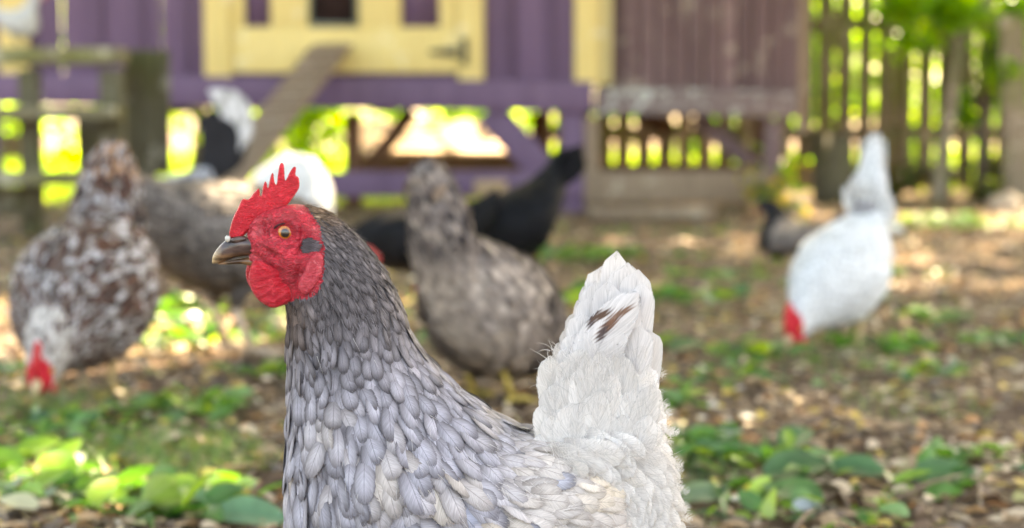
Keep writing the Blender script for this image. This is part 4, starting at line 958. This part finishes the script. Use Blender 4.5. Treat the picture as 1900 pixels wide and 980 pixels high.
for a, b_, c_, d_, yo in ((140, 232, 222, 316, .3), (-160, 60, 346, 400, -.05)):
    mb = MB(); slab(mb, a, b_, c_, d_, YB+yo, .03); spart(mb, 'riser_board')

# galvanised post with a foot plate
YP = 6.9; gp = empty('metal_post', G(1610, 428)); YP = gp.location.y; tag(gp, 'pale galvanised metal post with angled foot behind the right white hen', 'post')
mb = MB(); ztop = W(1620, 262, YP).z; x0 = 0
mb.box((-.01, 0, ztop/2), (.035, .05, ztop)); mb.box((.05, .0, ztop/2), (.035, .05, ztop-.004)); mb.box((.02, .02, ztop/2), (.03, .006, ztop-.01)); mb.build('pole', M['galv'], gp, bevel=.003)
mb = MB(); mb.box((.03, -.02, .012), (.22, .16, .022)); mb.build('foot', M['galv'], gp, bevel=.004)

# ================================================================== FENCE
YF = 11.6
fn = empty('picket_fence', (2.4, YF, 0)); tag(fn, 'tall grey-brown picket fence with narrow gaps running behind the coop', 'fence')
sp = 37*YF/F; xs_ = np.arange(wx(1010, YF), wx(2060, YF), sp); r_ = np.random.default_rng(9)
for q, x in enumerate(xs_):
    mb = MB(); h = 2.0+r_.uniform(-.03, .03); w = sp*.78+r_.uniform(-.006, .006); c_ = np.array((1, 1, .95))*r_.uniform(1.0, 2.0); a = r_.normal(0, .004)
    z0_ = .05 if r_.random() < .6 else .16
    mb.box((x-2.4, 0, (h+z0_)/2), (w, .02, h-z0_), Matrix.Rotation(a, 3, 'Y'), col=c_)
    mb.build('picket', M['greywood'], fn)
for z in (.42, 1.15, 1.82):
    mb = MB(); mb.box(((xs_[0]+xs_[-1])/2-2.4, .032, z), (xs_[-1]-xs_[0]+.1, .04, .09)); mb.build('rail', M['greywood'], fn)
for x in np.arange(xs_[0], xs_[-1], 2.4):
    mb = MB(); mb.box((x-2.4, .10, 1.0), (.06, .07, 2.1), col=(1.4, 1.4, 1.3)); mb.build('fence_post', M['greywood'], fn)
# leaning weathered posts near the fence, right
for (a, b_, w, lab) in (((1735, 400), (1800, 150), .08, 'grey weathered timber leaning against the fence right of the white hen'), ((1885, 420), (1872, 120), .16, 'upright grey weathered post at the right edge in front of the fence')):
    Y = 10.6; pb = G(a[0], 234+(CAMH*F/Y)); o = empty('wooden_post', (W(a[0], 375, Y).x, Y, 0)); tag(o, lab, 'post')
    mb = MB(); mb.beam((0, 0, 0), (wx(b_[0], Y)-o.location.x, .25 if w < .12 else 0, wz(b_[1], Y)+.3), w, .07, up=(0, 1, 0), col=(1.7, 1.7, 1.7)); mb.build('timber', M['greywood'], o, bevel=.008)
# green-grey board leaning by the fence
o = empty('leaning_board', (W(1548, 380, 10.3).x, 10.3, 0)); tag(o, 'dull grey-green board leaning behind the right white hen', 'board')
mb = MB(); mb.beam((0, 0, 0), (0, .12, .42), .26, .02, up=(0, 1, 0)); mb.build('panel', M['mosswood'], o)
# timber stack beyond the coop
YT = 11.3
ts = empty('timber_stack', (wx(800, YT), YT, 0)); tag(ts, 'stack of pale sunlit planks seen beneath the coop', 'timber stack')
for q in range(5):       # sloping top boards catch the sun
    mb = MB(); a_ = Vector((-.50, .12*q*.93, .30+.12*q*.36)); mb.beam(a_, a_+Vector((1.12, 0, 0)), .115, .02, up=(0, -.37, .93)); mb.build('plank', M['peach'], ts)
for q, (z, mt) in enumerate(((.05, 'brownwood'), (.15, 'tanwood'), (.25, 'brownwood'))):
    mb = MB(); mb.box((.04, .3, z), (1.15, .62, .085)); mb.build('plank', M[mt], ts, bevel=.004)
# stones / old plank by the coop foot
for (px, py, s, lab) in ((1480, 394, .06, 'small pale stone beside the grey-brown hen'), (1866, 392, .09, 'tan stone by the fence foot at the far right')):
    p = G(px, py); v = SPH.copy(); v = v*(1+.15*np.sin(v[:, [1, 2, 0]]*5)); mb = MB(); mb.add(v*s*np.array([1, .8, .75]), SPF4, col=(.50, .42, .34)); o = mb.build('stone', M['matt'], smooth=True); o.location = (p.x, p.y, s*.4); tag(o, lab, 'stone')
o = empty('old_plank', G(1210, 408)); tag(o, 'old tan plank lying on the ground before the coop', 'plank'); mb = MB(); mb.box((0, 0, .04), (.62, .12, .05), Matrix.Rotation(R(4), 3, 'Z')); mb.build('timber', M['tanwood'], o, bevel=.006)

# ================================================================== TREES AND BUSHES
def tree(name, label, cat, base, H, crown, nl, ls, cols, group=None, seed=1, trunk_r=.12, holes=None, mat='leaf', limbs=7):
    """crown: list of (centre offset, radii)"""
    r = np.random.default_rng(seed); o = empty(name, base); tag(o, label, cat, group)
    mb = MB(); top = Vector((r.normal(0, .1), r.normal(0, .1), H)); pts = [Vector((0, 0, -.05)), Vector((r.normal(0, .04), 0, H*.35)), Vector((r.normal(0, .08), 0, H*.7)), top]
    mb.tube(pts, [trunk_r*1.25, trunk_r, trunk_r*.7, trunk_r*.3], 10)
    for c, rad in crown[:limbs]:
        c = Vector(c); s0 = pts[1].lerp(pts[2], r.uniform(0, 1)); m_ = s0.lerp(c, .55)+Vector((0, 0, .1)); mb.tube([s0, m_, c], [trunk_r*.45, trunk_r*.28, trunk_r*.08], 7)
        for q in range(5):
            e = c+Vector(rand_dir(1, r)[0]*np.array(rad)*.85); mb.tube([m_.lerp(c, r.uniform(.2, 1)), (c+e)/2+Vector((0, 0, .05)), e], [trunk_r*.14, trunk_r*.09, trunk_r*.03], 5)
    mb.build('trunk', M['bark'], o, smooth=True)
    P = []; vol = np.array([rad[0]*rad[1]*rad[2] for c, rad in crown])**.67; cnt = r.multinomial(nl, vol/vol.sum())
    for (c, rad), k in zip(crown, cnt):
        # clumps inside each lobe
        nc = max(4, k//40); cc = rand_dir(nc, r)*r.uniform(.35, 1, (nc, 1))**.5; idx = r.integers(0, nc, k)
        q = (cc[idx]+r.normal(0, .17, (k, 3)))*np.array(rad)+np.array(c); P.append(q)
    P = np.concatenate(P)
    P = P[P[:, 2]+base[2] > .02]
    if holes is not None: P = P[holes(P+np.array(base))]
    n = len(P); N = rand_dir(n, r, .1, 1); D = rand_dir(n, r, -.7, .4); L = r.uniform(.7, 1.3, n)*ls
    mb = MB(); leafcards(mb, P, D, N, L, L*.62, pal(cols, n, r), 4, .2, r); mb.build('crown', M[mat], o); return o
GC = [(.14, .27, .02), (.20, .34, .03), (.10, .22, .03), (.26, .36, .03)]
fol = [('bush', 'bright sunlit bush behind the left stand and silver hen', wx(-40, 13), 13.2, 2.0, 1.5, 3), ('bush', 'yellow-green sunlit bush seen between stand and ramp', wx(330, 13), 13.6, 1.6, 1.3, 4),
       ('bush', 'green bush seen under the coop right of the ramp', wx(560, 13.5), 13.8, 1.3, 1.1, 5), ('bush', 'bush behind the timber stack beneath the coop', wx(850, 15), 15.2, 1.6, 1.4, 6), ('bush', 'green bush beyond the picket fence behind the mauve planks', wx(1250, 14), 14.4, 1.8, 1.5, 7),
       ('bush', 'sunlit bush beyond the fence right of the coop', wx(1560, 14), 14.0, 2.3, 1.3, 8), ('bush', 'large bush beyond the fence at the right edge', wx(1840, 14), 13.6, 2.6, 1.5, 12)]
for nm, lab, x, y, h, w, sd in fol:
    r = np.random.default_rng(sd); cr = [((r.uniform(-w*.5, w*.5), r.uniform(-.4, .4), r.uniform(.15, .9)*h), (w*r.uniform(.35, .5), w*.4, h*.28)) for q in range(9)]
    tree(nm, lab, 'bush', (x, y, 0), h*.8, cr, 2300, .085, GC, 'bushes beyond the fence', sd, .05)
for x, y, h, sd, lab in ((-5.5, 19, 6, 31, 'tree far behind the left stand'), (-.5, 21, 6.5, 32, 'tree far behind the coop'), (4.2, 19, 6, 33, 'tree far beyond the fence at right')):
    r = np.random.default_rng(sd); cr = [((r.uniform(-2.2, 2.2), r.uniform(-1.2, 1.2), r.uniform(.12, 1)*h), (1.5, 1.2, 1.0)) for q in range(14)]
    tree('tree', lab, 'tree', (x, y, 0), h*.8, cr, 5000, .16, GC, 'trees beyond the fence', sd, .16)
# vine-like shrub hanging over the fence at the top right, in front of it
r = np.random.default_rng(44)
cr = [((wx(a, 10.9)-wx(1820, 10.9), r.uniform(-.25, .2), wz(b_, 10.9)), (.30, .25, .22)) for a, b_ in ((1730, -30), (1800, 20), (1870, 60), (1760, 60), (1820, 110), (1890, 140), (1640, -60), (1700, -70), (1860, -40), (1590, -90), (1840, 170), (1940, 100), (1960, 30), (1780, -90), (1900, -90), (1700, 30))]
tree('shrub', 'sunlit yellow-green shrub overhanging the fence at the top right', 'shrub', (wx(1820, 10.9), 10.9, 0), 1.3, cr, 3600, .075, [(.14, .30, .02), (.20, .36, .02), (.08, .2, .03)], None, 44, .035)
cr = [((r.uniform(-.7, .7), r.uniform(-.2, .2), r.uniform(.03, .22)), (.3, .22, .14)) for q in range(8)]
tree('ivy_patch', 'low dark ivy and brambles along the fence foot at right', 'plant', (wx(1760, 10.9), 10.9, 0), .25, cr, 1500, .07, [(.05, .06, .03), (.08, .055, .035), (.05, .10, .03)], None, 45, .02)
for (px, py, lab, sd) in ((1415, 385, 'small weed plant at the foot of the coop beside the grey-brown hen', 50), (1500, 330, 'young leafy shoot against the fence right of the coop', 51)):
    p = G(px, 395); cr = [((r.uniform(-.15, .15), 0, r.uniform(.05, .2)+(.12 if sd == 51 else 0)), (.12, .1, .08)) for q in range(5)]
    tree('weed_plant', lab, 'plant', (p.x, p.y+(1.2 if sd == 51 else 0), 0), .2, cr, 90, .055, [(.10, .22, .03), (.25, .2, .03)], None, sd, .01)
# the big tree whose crown shades the yard; its unseen crown and gaps are shaped to place the sun patches
patch = [(G(px, py), rx, ry) for px, py, rx, ry in ((1375,722,.15,.13),(1460,665,.09,.08),(1690,535,.09,.05),(1710,470,.08,.05),(1820,460,.09,.05),(1880,540,.08,.06),(60,925,.24,.16),(200,955,.22,.13),(1500,800,.10,.07),(1330,830,.05,.04),(1180,408,.2,.05),
      (450,850,.05,.08),(40,760,.06,.06),(1560,760,.09,.06),(1750,860,.05,.05),(1860,960,.1,.08),(540,640,.06,.08))]
SH = np.array(SD)
def holes(P):
    g = P[:, :2]-SH[None, :2]*(P[:, 2]/SH[2])[:, None]; ok = np.ones(len(P), bool)
    for c, rx, ry in patch: ok &= (((g[:, 0]-c.x)/(rx+.09))**2+((g[:, 1]-c.y)/(ry+.09))**2) > 1
    # small random pin-holes scattered over the yard
    f_ = np.sin(g[:, 0]*7.1+2*np.sin(g[:, 1]*3.3))*np.sin(g[:, 1]*6.3+1.5*np.sin(g[:, 0]*4.1)); ok &= ~((f_ > .955) & (g[:, 1] > 2.0))
    back = ((g[:, 1] > 10.6) | ((g[:, 1] > 8.0) & (g[:, 0] > 1.5))) & (np.random.default_rng(2).random(len(P)) < .85); ok &= ~back
    ok &= P[:, 1]-.0 < 19
    return ok
r = np.random.default_rng(60); cr = []
bx_, by_ = 5.6, 6.5
for q in range(60):
    gx_, gy_ = r.uniform(-5.2, 5.2), r.uniform(-1.5, 11.3); z = r.uniform(4.2, 5.6)
    cr.append(((gx_+SH[0]/SH[2]*z-bx_, gy_+SH[1]/SH[2]*z-by_, z), (1.5, 1.5, .35)))
for (gx_, gy_, z0_) in ((-.75, 3.0, .35), (-.95, 2.8, .25), (-.6, 3.2, .3), (0, 1.22, .3), (-.15, 1.2, .35), (.15, 1.25, .3), (1.1, 3.7, .2), (-.1, 2.7, .2), (.9, 3.0, 0), (1.0, 2.3, 0), (.7, 4.5, 0), (1.6, 3.3, 0)):  # extra crown lobes added to shade the hens and nearby ground
    z = r.uniform(4.3, 5.4); cr.append(((gx_+SH[0]/SH[2]*(z-z0_)-bx_, gy_+SH[1]/SH[2]*(z-z0_)-by_, z), (.85, .85, .2)))
tree('shade_tree', 'tall broad-leaved tree whose crown shades the yard', 'tree', (bx_, by_, 0), 4.6, cr, 30000, .27, [(.06, .13, .03), (.09, .17, .03)], None, 60, .22, holes, limbs=72)

# ================================================================== THE FLOCK BEHIND
PECK = [(.280,.060,.272,.048,.010), (.262,.095,.250,.055,.021), (.240,.132,.222,.068,.028), (.215,.182,.178,.088,.036), (.178,.236,.140,.105,.052), (.120,.285,.10,.112,.078),
        (.050,.325,.045,.118,.098), (-.02,.350,-.015,.130,.104), (-.08,.372,-.075,.160,.092), (-.12,.400,-.125,.215,.066), (-.145,.430,-.165,.285,.040), (-.165,.455,-.190,.350,.018)]
STAND = [(.205,.395,.200,.378,.010), (.185,.420,.172,.362,.021), (.150,.432,.148,.346,.028), (.112,.415,.134,.312,.034), (.080,.365,.135,.260,.046), (.045,.312,.140,.200,.070),
         (.0,.282,.120,.140,.090), (-.05,.272,.060,.100,.100), (-.10,.280,-.02,.100,.094), (-.14,.302,-.09,.135,.070), (-.165,.340,-.150,.190,.045), (-.180,.370,-.190,.260,.020)]
LOW = [(.262,.085,.252,.050,.010), (.250,.120,.238,.052,.021), (.232,.160,.215,.062,.028), (.210,.215,.178,.075,.038), (.175,.275,.145,.080,.058), (.120,.325,.11,.080,.085),
       (.050,.360,.055,.080,.108), (-.02,.380,-.005,.088,.116), (-.08,.400,-.065,.115,.104), (-.12,.425,-.115,.170,.074), (-.142,.455,-.155,.250,.044), (-.155,.485,-.178,.330,.022)]
MID = [(a, b_-.018, c, d-.018, w) for a, b_, c, d, w in LOW[:-2]]+[(-.125,.45,-.16,.25,.068), (-.14,.495,-.195,.33,.060), (-.16,.53,-.215,.42,.046), (-.19,.55,-.228,.49,.026)]
TALL = LOW[:-1]+[(-.13,.485,-.195,.350,.062), (-.14,.53,-.208,.44,.050), (-.155,.58,-.212,.52,.036), (-.172,.64,-.208,.61,.020)]
ROUND = [(.262,.085,.252,.050,.010), (.250,.120,.238,.052,.021), (.232,.160,.215,.062,.028), (.210,.215,.178,.075,.038), (.175,.275,.145,.080,.058), (.120,.335,.11,.080,.085),
       (.050,.390,.055,.085,.108), (-.01,.430,-.015,.10,.112), (-.06,.450,-.085,.135,.104), (-.10,.450,-.135,.190,.09), (-.135,.425,-.165,.260,.070), (-.155,.39,-.172,.320,.04)]
def chicken(label, loc, yaw, pose, scale, colfn, tail, fsize=.034, comb=(1, .6), mat='feather_plain', seed=1, pitch=0, wide=1.0, head=True, leg_c=None, puff=0, group='hens of the flock behind', nf=900, zoff=0, combcol='comb', zs=None, red=9, redc=(.50, .02, .03)):
    r = np.random.default_rng(seed); sec = np.array(pose); zs = zs or (1.0 if pose is STAND else .84); sec[:, [1, 3]] *= zs
    l = Loft(sec[:, 0:2]*scale, sec[:, 2:4]*scale, sec[:, 4]*scale*wide, 70, 40)
    if pitch:
        a = R(pitch); c0 = np.array([0, .13*scale]); x = l.P[..., 0]-c0[0]; z = l.P[..., 2]-c0[1]
        l.P[..., 0] = c0[0]+x*math.cos(a)+z*math.sin(a); l.P[..., 2] = c0[1]-x*math.sin(a)+z*math.cos(a); l.finish()
    o = empty('hen', (loc[0], loc[1], zoff), yaw); tag(o, label, 'hen', group)
    v = l.P.reshape(-1, 3); c = colfn(v, r)*.92; nfc = int(l.m*70*.085)
    rows = np.repeat(np.arange(70), 40)
    c[rows < red] = redc
    mb = MB(); l.add_to(mb, np.clip(c, .01, .85))
    lc = leg_c or (.45, .33, .16)
    for sy in (-1, 1):
        hip = np.array((-.01*scale, sy*.045*scale, .16*scale*zs)); kn = np.array((-.025*scale, sy*.047*scale, .095*scale*zs)); ft = np.array((.005*scale, sy*.05*scale, .012))
        mb.tube([hip, (hip+kn)/2, kn], [.034*scale, .022*scale, .009*scale], 10, col=np.clip(colfn(np.array([hip]), r)[0], 0, .8)); mb.tube([kn, (kn+ft)/2, ft], [.009*scale, .0068*scale, .008*scale], 8, col=lc)
        for an, L in ((-35, .055), (0, .065), (35, .055), (180, .025)):
            d_ = np.array((math.cos(R(an)), math.sin(R(an)), 0)); mb.tube([ft, ft+d_*L*.5*scale-np.array((0, 0, .004)), ft+d_*L*scale-np.array((0, 0, .008))], [.008*scale, .006*scale, .002], 6, col=lc)
    mb.build('body', M['matt'], o, smooth=True)
    # head furniture
    hd = l.P[:14].mean(axis=(0, 1)); tip = l.P[0].mean(0); d = tip-l.P[9].mean(0); d /= np.linalg.norm(d); upv = l.P[7, 0]-l.P[7].mean(0); upv -= d*(upv@d); upv /= np.linalg.norm(upv)
    S = scale
    mb = MB(); bp = tip-d*.006*S; mb.tube([bp+upv*.002*S, bp+d*.014*S+upv*.002*S, bp+d*.03*S-upv*.007*S], [.0095*S, .0075*S, .0012*S], 10, col=(.42, .30, .16)); mb.build('beak', M['gloss'], o, smooth=True)
    def hp(a, b_, off): return hd+d*a*S+upv*b_*S+np.array((0, off*S, 0))
    ch = comb[0]
    poly = [(.034,.006),(.030,.024*ch+.006),(.024,.026*ch+.008),(.020,.042*ch),(.014,.030*ch+.006),(.008,.052*ch),(.001,.034*ch+.006),(-.006,.056*ch),(-.013,.036*ch+.006),(-.022,.050*ch),(-.028,.028*ch+.004),(-.020,.010),(0,.004)]
    v, f = pillow([(a*1000, b_*1000) for a, b_ in poly], 2.2, lambda x, y: 3.6, lambda x, y, q: hp((x/1000-.006)*min(1, .4+comb[0]*.7), y/1000+.008, q/1000), rr=6, smooth_n=1)
    mb = MB(); mb.add(v, f); mb.build('comb', M[combcol], o, smooth=True)
    for sg in (-1, 1):
        v, f = pillow([(14, -8), (6, -7), (-4, -14), (-7, -30), (1, -42), (11, -40), (17, -26)], 3, lambda x, y: 3.5, lambda x, y, q: hp(x/1000*min(1, .3+comb[1]*.8), y/1000*comb[1]*1.1-.008, sg*.013+q/1000), rr=7, smooth_n=2)
        mb = MB(); mb.add(v, f); mb.build('wattle', M['wattle'], o, smooth=True)
        mb = MB(); e = hd+d*.003*S+upv*.005*S+np.array((0, sg*.0215*S, 0)); mb.add(SPH*np.array([.0055, .0035, .0055])*S+e, SPF4, col=(.55, .22, .03)); mb.add(SPH*np.array([.0028, .002, .0028])*S+e+np.array((0, sg*.0028*S, 0)), SPF4, col=(.01, .01, .01)); mb.build('eye', M['gloss'], o, smooth=True)
    # plumage
    mb = MB(); rowz = lambda P: np.ones(len(P), bool)
    P, N, D, ti, rad = l.sample(nf, lambda P: np.full(len(P), fsize*.42*S)); k = ti > (red+1)/70
    P, N, D, ti = P[k], N[k], D[k], ti[k]; g = np.clip((ti-.2)/.3, .35, 1)*np.clip(1-(ti-.62)/.2*.55, .42, 1)
    feathers(mb, P, N, D, fsize*1.7*S*g*r.uniform(.8, 1.2, len(P)), fsize*.85*S*g, colfn(P, r), lift=np.clip(r.normal(.16+puff, .06, len(P)), .03, .8), curl=.12, off=.001, nu=3, nv=5, camber=.2, r=r)
    mb.build('plumage', M[mat], o, smooth=True)
    mb = MB(); tail(mb, l, S, r); mb.build('tail', M[mat], o, smooth=True)
    return o
def std_tail(col, L=.15, n=14, ang=65, spread=.35, w=.045, bend=.15, tipcol=None, back=0.0, wob=.06, dx=0.0):
    """fan of broad feathers; ang = degrees above the backward horizontal"""
    def f(mb, l, S, r):
        b0 = l.P[-9].mean(0)
        for i in range(n):
            q = (i/(n-1)-.5)*2; a = R(ang+back+r.normal(0, 6)+abs(q)*-8); sy = q*spread
            d = np.array((-math.cos(a), sy, math.sin(a))); d /= np.linalg.norm(d); Lq = L*S*r.uniform(.85, 1.08)*(1-.25*abs(q))
            p0 = b0+np.array((dx, q*.02*S, 0)); p2 = p0+d*Lq; p1 = p0+d*Lq*.5+np.array((0, sy*.02, 0))+np.array((-1, 0, .2))*bend*Lq*.5
            c = np.array(col[r.integers(len(col))])*r.uniform(.85, 1.15)
            cf = None
            if tipcol is not None:
                cf = (lambda b_, L_: lambda X, C: np.where((np.linalg.norm(X-b_, axis=1)/L_+.12*np.sin(X[:, 2]*150)+.1*np.sin(X[:, 0]*190) > .62)[:, None], np.array(tipcol)*np.ones_like(C), C))(p0, Lq)
            vane(mb, p0, p1, p2, w*S, np.array((0, 1, 0))*(1 if q >= 0 else -1)+np.array((-.5, 0, .3)), np.clip(c, .01, .85), r, nu=5, nv=12, colfn=cf, tipk=.3, rag=.01)
            if i % 2 == 0:   # coverts at the root
                p2b = p0+d*Lq*.55+np.array((0, r.normal(0, .02), 0)); vane(mb, p0+np.array((.02*S, 0, -.01*S)), (p0+p2b)/2+np.array((-.01, 0, 0)), p2b, w*S*1.1, np.array((-.6, q, .3)), np.clip(c, .01, .85), r, nu=5, nv=10, tipk=.4, rag=.01)
    return f
def solid(c, j=.12):
    return lambda P, r: np.clip(np.array(c)*(1+r.normal(0, j, (len(P), 1))), .008, .84)
def mottle(cols, w, j=.15, base=None):
    def f(P, r):
        c = np.array(cols)[r.choice(len(cols), len(P), p=w)]; return np.clip(c*(1+r.normal(0, j, (len(P), 1))), .008, .84)
    return f
def toward(yaw_deg): return R(yaw_deg)
def px_at(px, py): return G(px, py)
# 1 speckled hen, left foreground, pecking toward the camera
def speck(P, r):
    n = len(P); c = np.array([(.44, .41, .41), (.10, .045, .030), (.05, .038, .035), (.22, .18, .16)])[r.choice(4, n, p=[.24, .33, .25, .18])]
    hd = (P[:, 0] > .195); k = (hd & (r.random(n) < .75))[:, None]; c = np.where(k, np.array([[.55, .50, .46]]), c)
    tl = (P[:, 2] > .36) & (P[:, 0] < -.05); k = (tl & (r.random(n) < .35))[:, None]; c = np.where(k, np.array([[.40, .22, .13]]), c); return np.clip(c*(1+r.normal(0, .15, (n, 1))), .01, .8)
p = G(152, 735); chicken('brown, white and black speckled hen pecking head-down at the left', (p.x+.0, p.y+.02), toward(-93), MID, .96, speck, std_tail([(.25, .14, .10), (.5, .42, .38), (.10, .07, .07)], .06, 14, 60, .5, .045, -.1), .021, (.9, 1), seed=2, wide=1.08, puff=.05, nf=3000, pitch=-3, zs=.86, red=6)
# 2 grey-brown barred hen behind it
p = G(400, 660); chicken('plain grey-brown finely barred hen behind the speckled hen', (p.x+.04, p.y+.03), toward(34), PECK, 1.18, mottle([(.20, .17, .15), (.29, .25, .225), (.13, .11, .10)], [.5, .3, .2]), std_tail([(.13, .10, .08), (.19, .16, .13)], .03, 8, 10, .3, .05), .022, (.5, .5), 'feather_barred', seed=3, wide=1.1, nf=2200, leg_c=(.55, .42, .30), pitch=-16, zs=.90)
# 3 silver hen with the curled black and white tail
def curl_tail(mb, l, S, r):
    S = S*1.5; b0 = l.P[-9].mean(0)
    for i in range(30):
        q = r.uniform(-1, 1); outer = i % 3 != 0
        p0 = b0+np.array((r.uniform(0, .05)+.02, q*.025, 0))
        if outer: p1 = p0+np.array((-.16*S, q*.03, .13*S)); p2 = p0+np.array((-.045*S+r.normal(0, .012), q*.05, .21*S)); c = (.74, .74, .76)
        else: p1 = p0+np.array((-.085*S, q*.03, .09*S)); p2 = p0+np.array((-.02*S+r.normal(0, .01), q*.03, .15*S)); c = (.035, .035, .04)
        vane(mb, p0, p1, p2, .05*S, np.array((0, 1 if q > 0 else -1, .1)), np.array(c), r, nu=5, nv=14, tipk=.3, rag=.02,
             colfn=(lambda X, C: np.where((np.sin(X[:, 0]*260+X[:, 2]*190) > .75)[:, None], 1-C*.95, C)) if True else None)
    for i in range(26):   # black heart of the tail
        q = r.uniform(-1, 1); p0 = b0+np.array((r.uniform(0, .06), q*.03, 0)); p2 = p0+np.array((-.045*S+r.normal(0, .02), q*.055, .155*S*r.uniform(.7, 1.1))); vane(mb, p0, p0+np.array((-.07*S, q*.04, .05*S)), p2, .06*S, np.array((0, 1 if q > 0 else -1, .1)), np.array((.03, .03, .035)), r, nu=5, nv=10, tipk=.3)
p = G(300, 480); chicken('silver-white hen with a tall curled black and white tail', (p.x+.02, p.y), toward(186), PECK, 1.0, mottle([(.55, .56, .60), (.36, .36, .40), (.12, .12, .14)], [.6, .25, .15]), curl_tail, .028, seed=4, wide=1.0, pitch=-2)
# 4 white hen hidden behind the main hen's comb
WCOL = solid((.64, .64, .635), .06)
p = G(530, 560); chicken('white hen pecking behind the main hen, its rounded rump rising behind the red comb', (p.x-.01, p.y+.0), toward(-116), ROUND, 1.0, WCOL, std_tail([(.80, .80, .80)], .03, 12, 50, .5, .05, -.1), .034, seed=5, wide=1.0, group='white hens', pitch=4)
# 5 grey-brown hen in the middle, seen from behind
def midc(P, r):
    n = len(P); low = np.clip((.27-P[:, 2])/.05, 0, 1)*np.clip((.06-P[:, 0])/.05, 0, 1)*.9
    a = np.array([(.14, .11, .10), (.055, .045, .045), (.36, .29, .245), (.23, .19, .175)])[r.choice(4, n, p=[.35, .25, .2, .2])]; b_ = np.array([(.48, .39, .33), (.36, .29, .25)])[r.choice(2, n)]
    return np.clip((a*(1-low[:, None])+b_*low[:, None])*(1+r.normal(0, .12, (n, 1))), .01, .8)
p = G(900, 752); chicken('dark brown and grey hen with fluffy beige rear seen from behind, yellow feet', (p.x+.01, p.y+.03), toward(50), MID, .88, midc, std_tail([(.10, .08, .07), (.30, .23, .18), (.06, .05, .05)], .075, 18, 62, .5, .04, .1, tipcol=(.34, .25, .19)), .03, seed=6, wide=1.0, puff=.1, nf=1500, leg_c=(.42, .30, .08), pitch=3, zs=.84)
# 6 black hen, tail up, behind it
BLK = solid((.008, .008, .010), .2)
p = G(930, 560); chicken('black hen with tail raised toward the right, behind the brown hen', (p.x+.02, p.y), toward(204), PECK, 1.0, BLK, std_tail([(.010, .010, .013)], .14, 14, 58, .3, .05, .0), .03, (.4, .4), seed=7, red=4, pitch=6, group='black hens')
# 7 second black hen, mostly hidden
p = G(775, 580); chicken('second black hen, mostly hidden between grey neck and brown hen', (p.x-.01, p.y+.1), toward(178), PECK, .92, BLK, std_tail([(.012, .012, .015)], .02, 10, 20, .3, .05), .03, (.3, .3), seed=8, group='black hens', pitch=-14, red=4, redc=(.25, .02, .02))
# 8 white hen at right
def wc(P, r):
    c = WCOL(P, r); k = (np.abs(P[:, 1]) < .03) & (P[:, 0] < .0) & (P[:, 2] > .27) & (P[:, 2] < .31); c[k] = (.30, .28, .28); return c
p = G(1555, 650); chicken('white hen pecking in the open at right with a tall tapering white tail', (p.x+.0, p.y+.0), toward(-126), TALL, .88, wc, std_tail([(.70, .70, .70)], .03, 8, 86, .10, .06, -.1), .034, (1.2, 1), seed=9, wide=.88, group='white hens', pitch=0, zs=.78)
# 9 grey-brown hen far behind it
p = G(1480, 500); chicken('small grey-brown hen with black head behind the right white hen', (p.x+.0, p.y+.0), toward(125), STAND, 1.0, lambda P, r: np.where((P[:, :1] > .06), np.array([[.02, .018, .02]]), solid((.24, .20, .18))(P, r)), std_tail([(.15, .12, .11)], .04, 8, 30, .3, .05), .034, (.25, .2), seed=10, wide=1.0, zs=.52, redc=(.05, .02, .02), combcol='iron', group='brown-grey hens')
# 10 white hen up on the stand
ztop = wz(88, YB); p = W(38, 88, YB+.2); chicken('white hen sitting on the top board of the mossy stand', (p.x-.02, YB+.24), toward(10), STAND, .62, WCOL, std_tail([(.78, .78, .78)], .07, 8, 40, .3, .05), .03, (.8, .6), seed=11, group='white hens', zoff=ztop, wide=1.1)
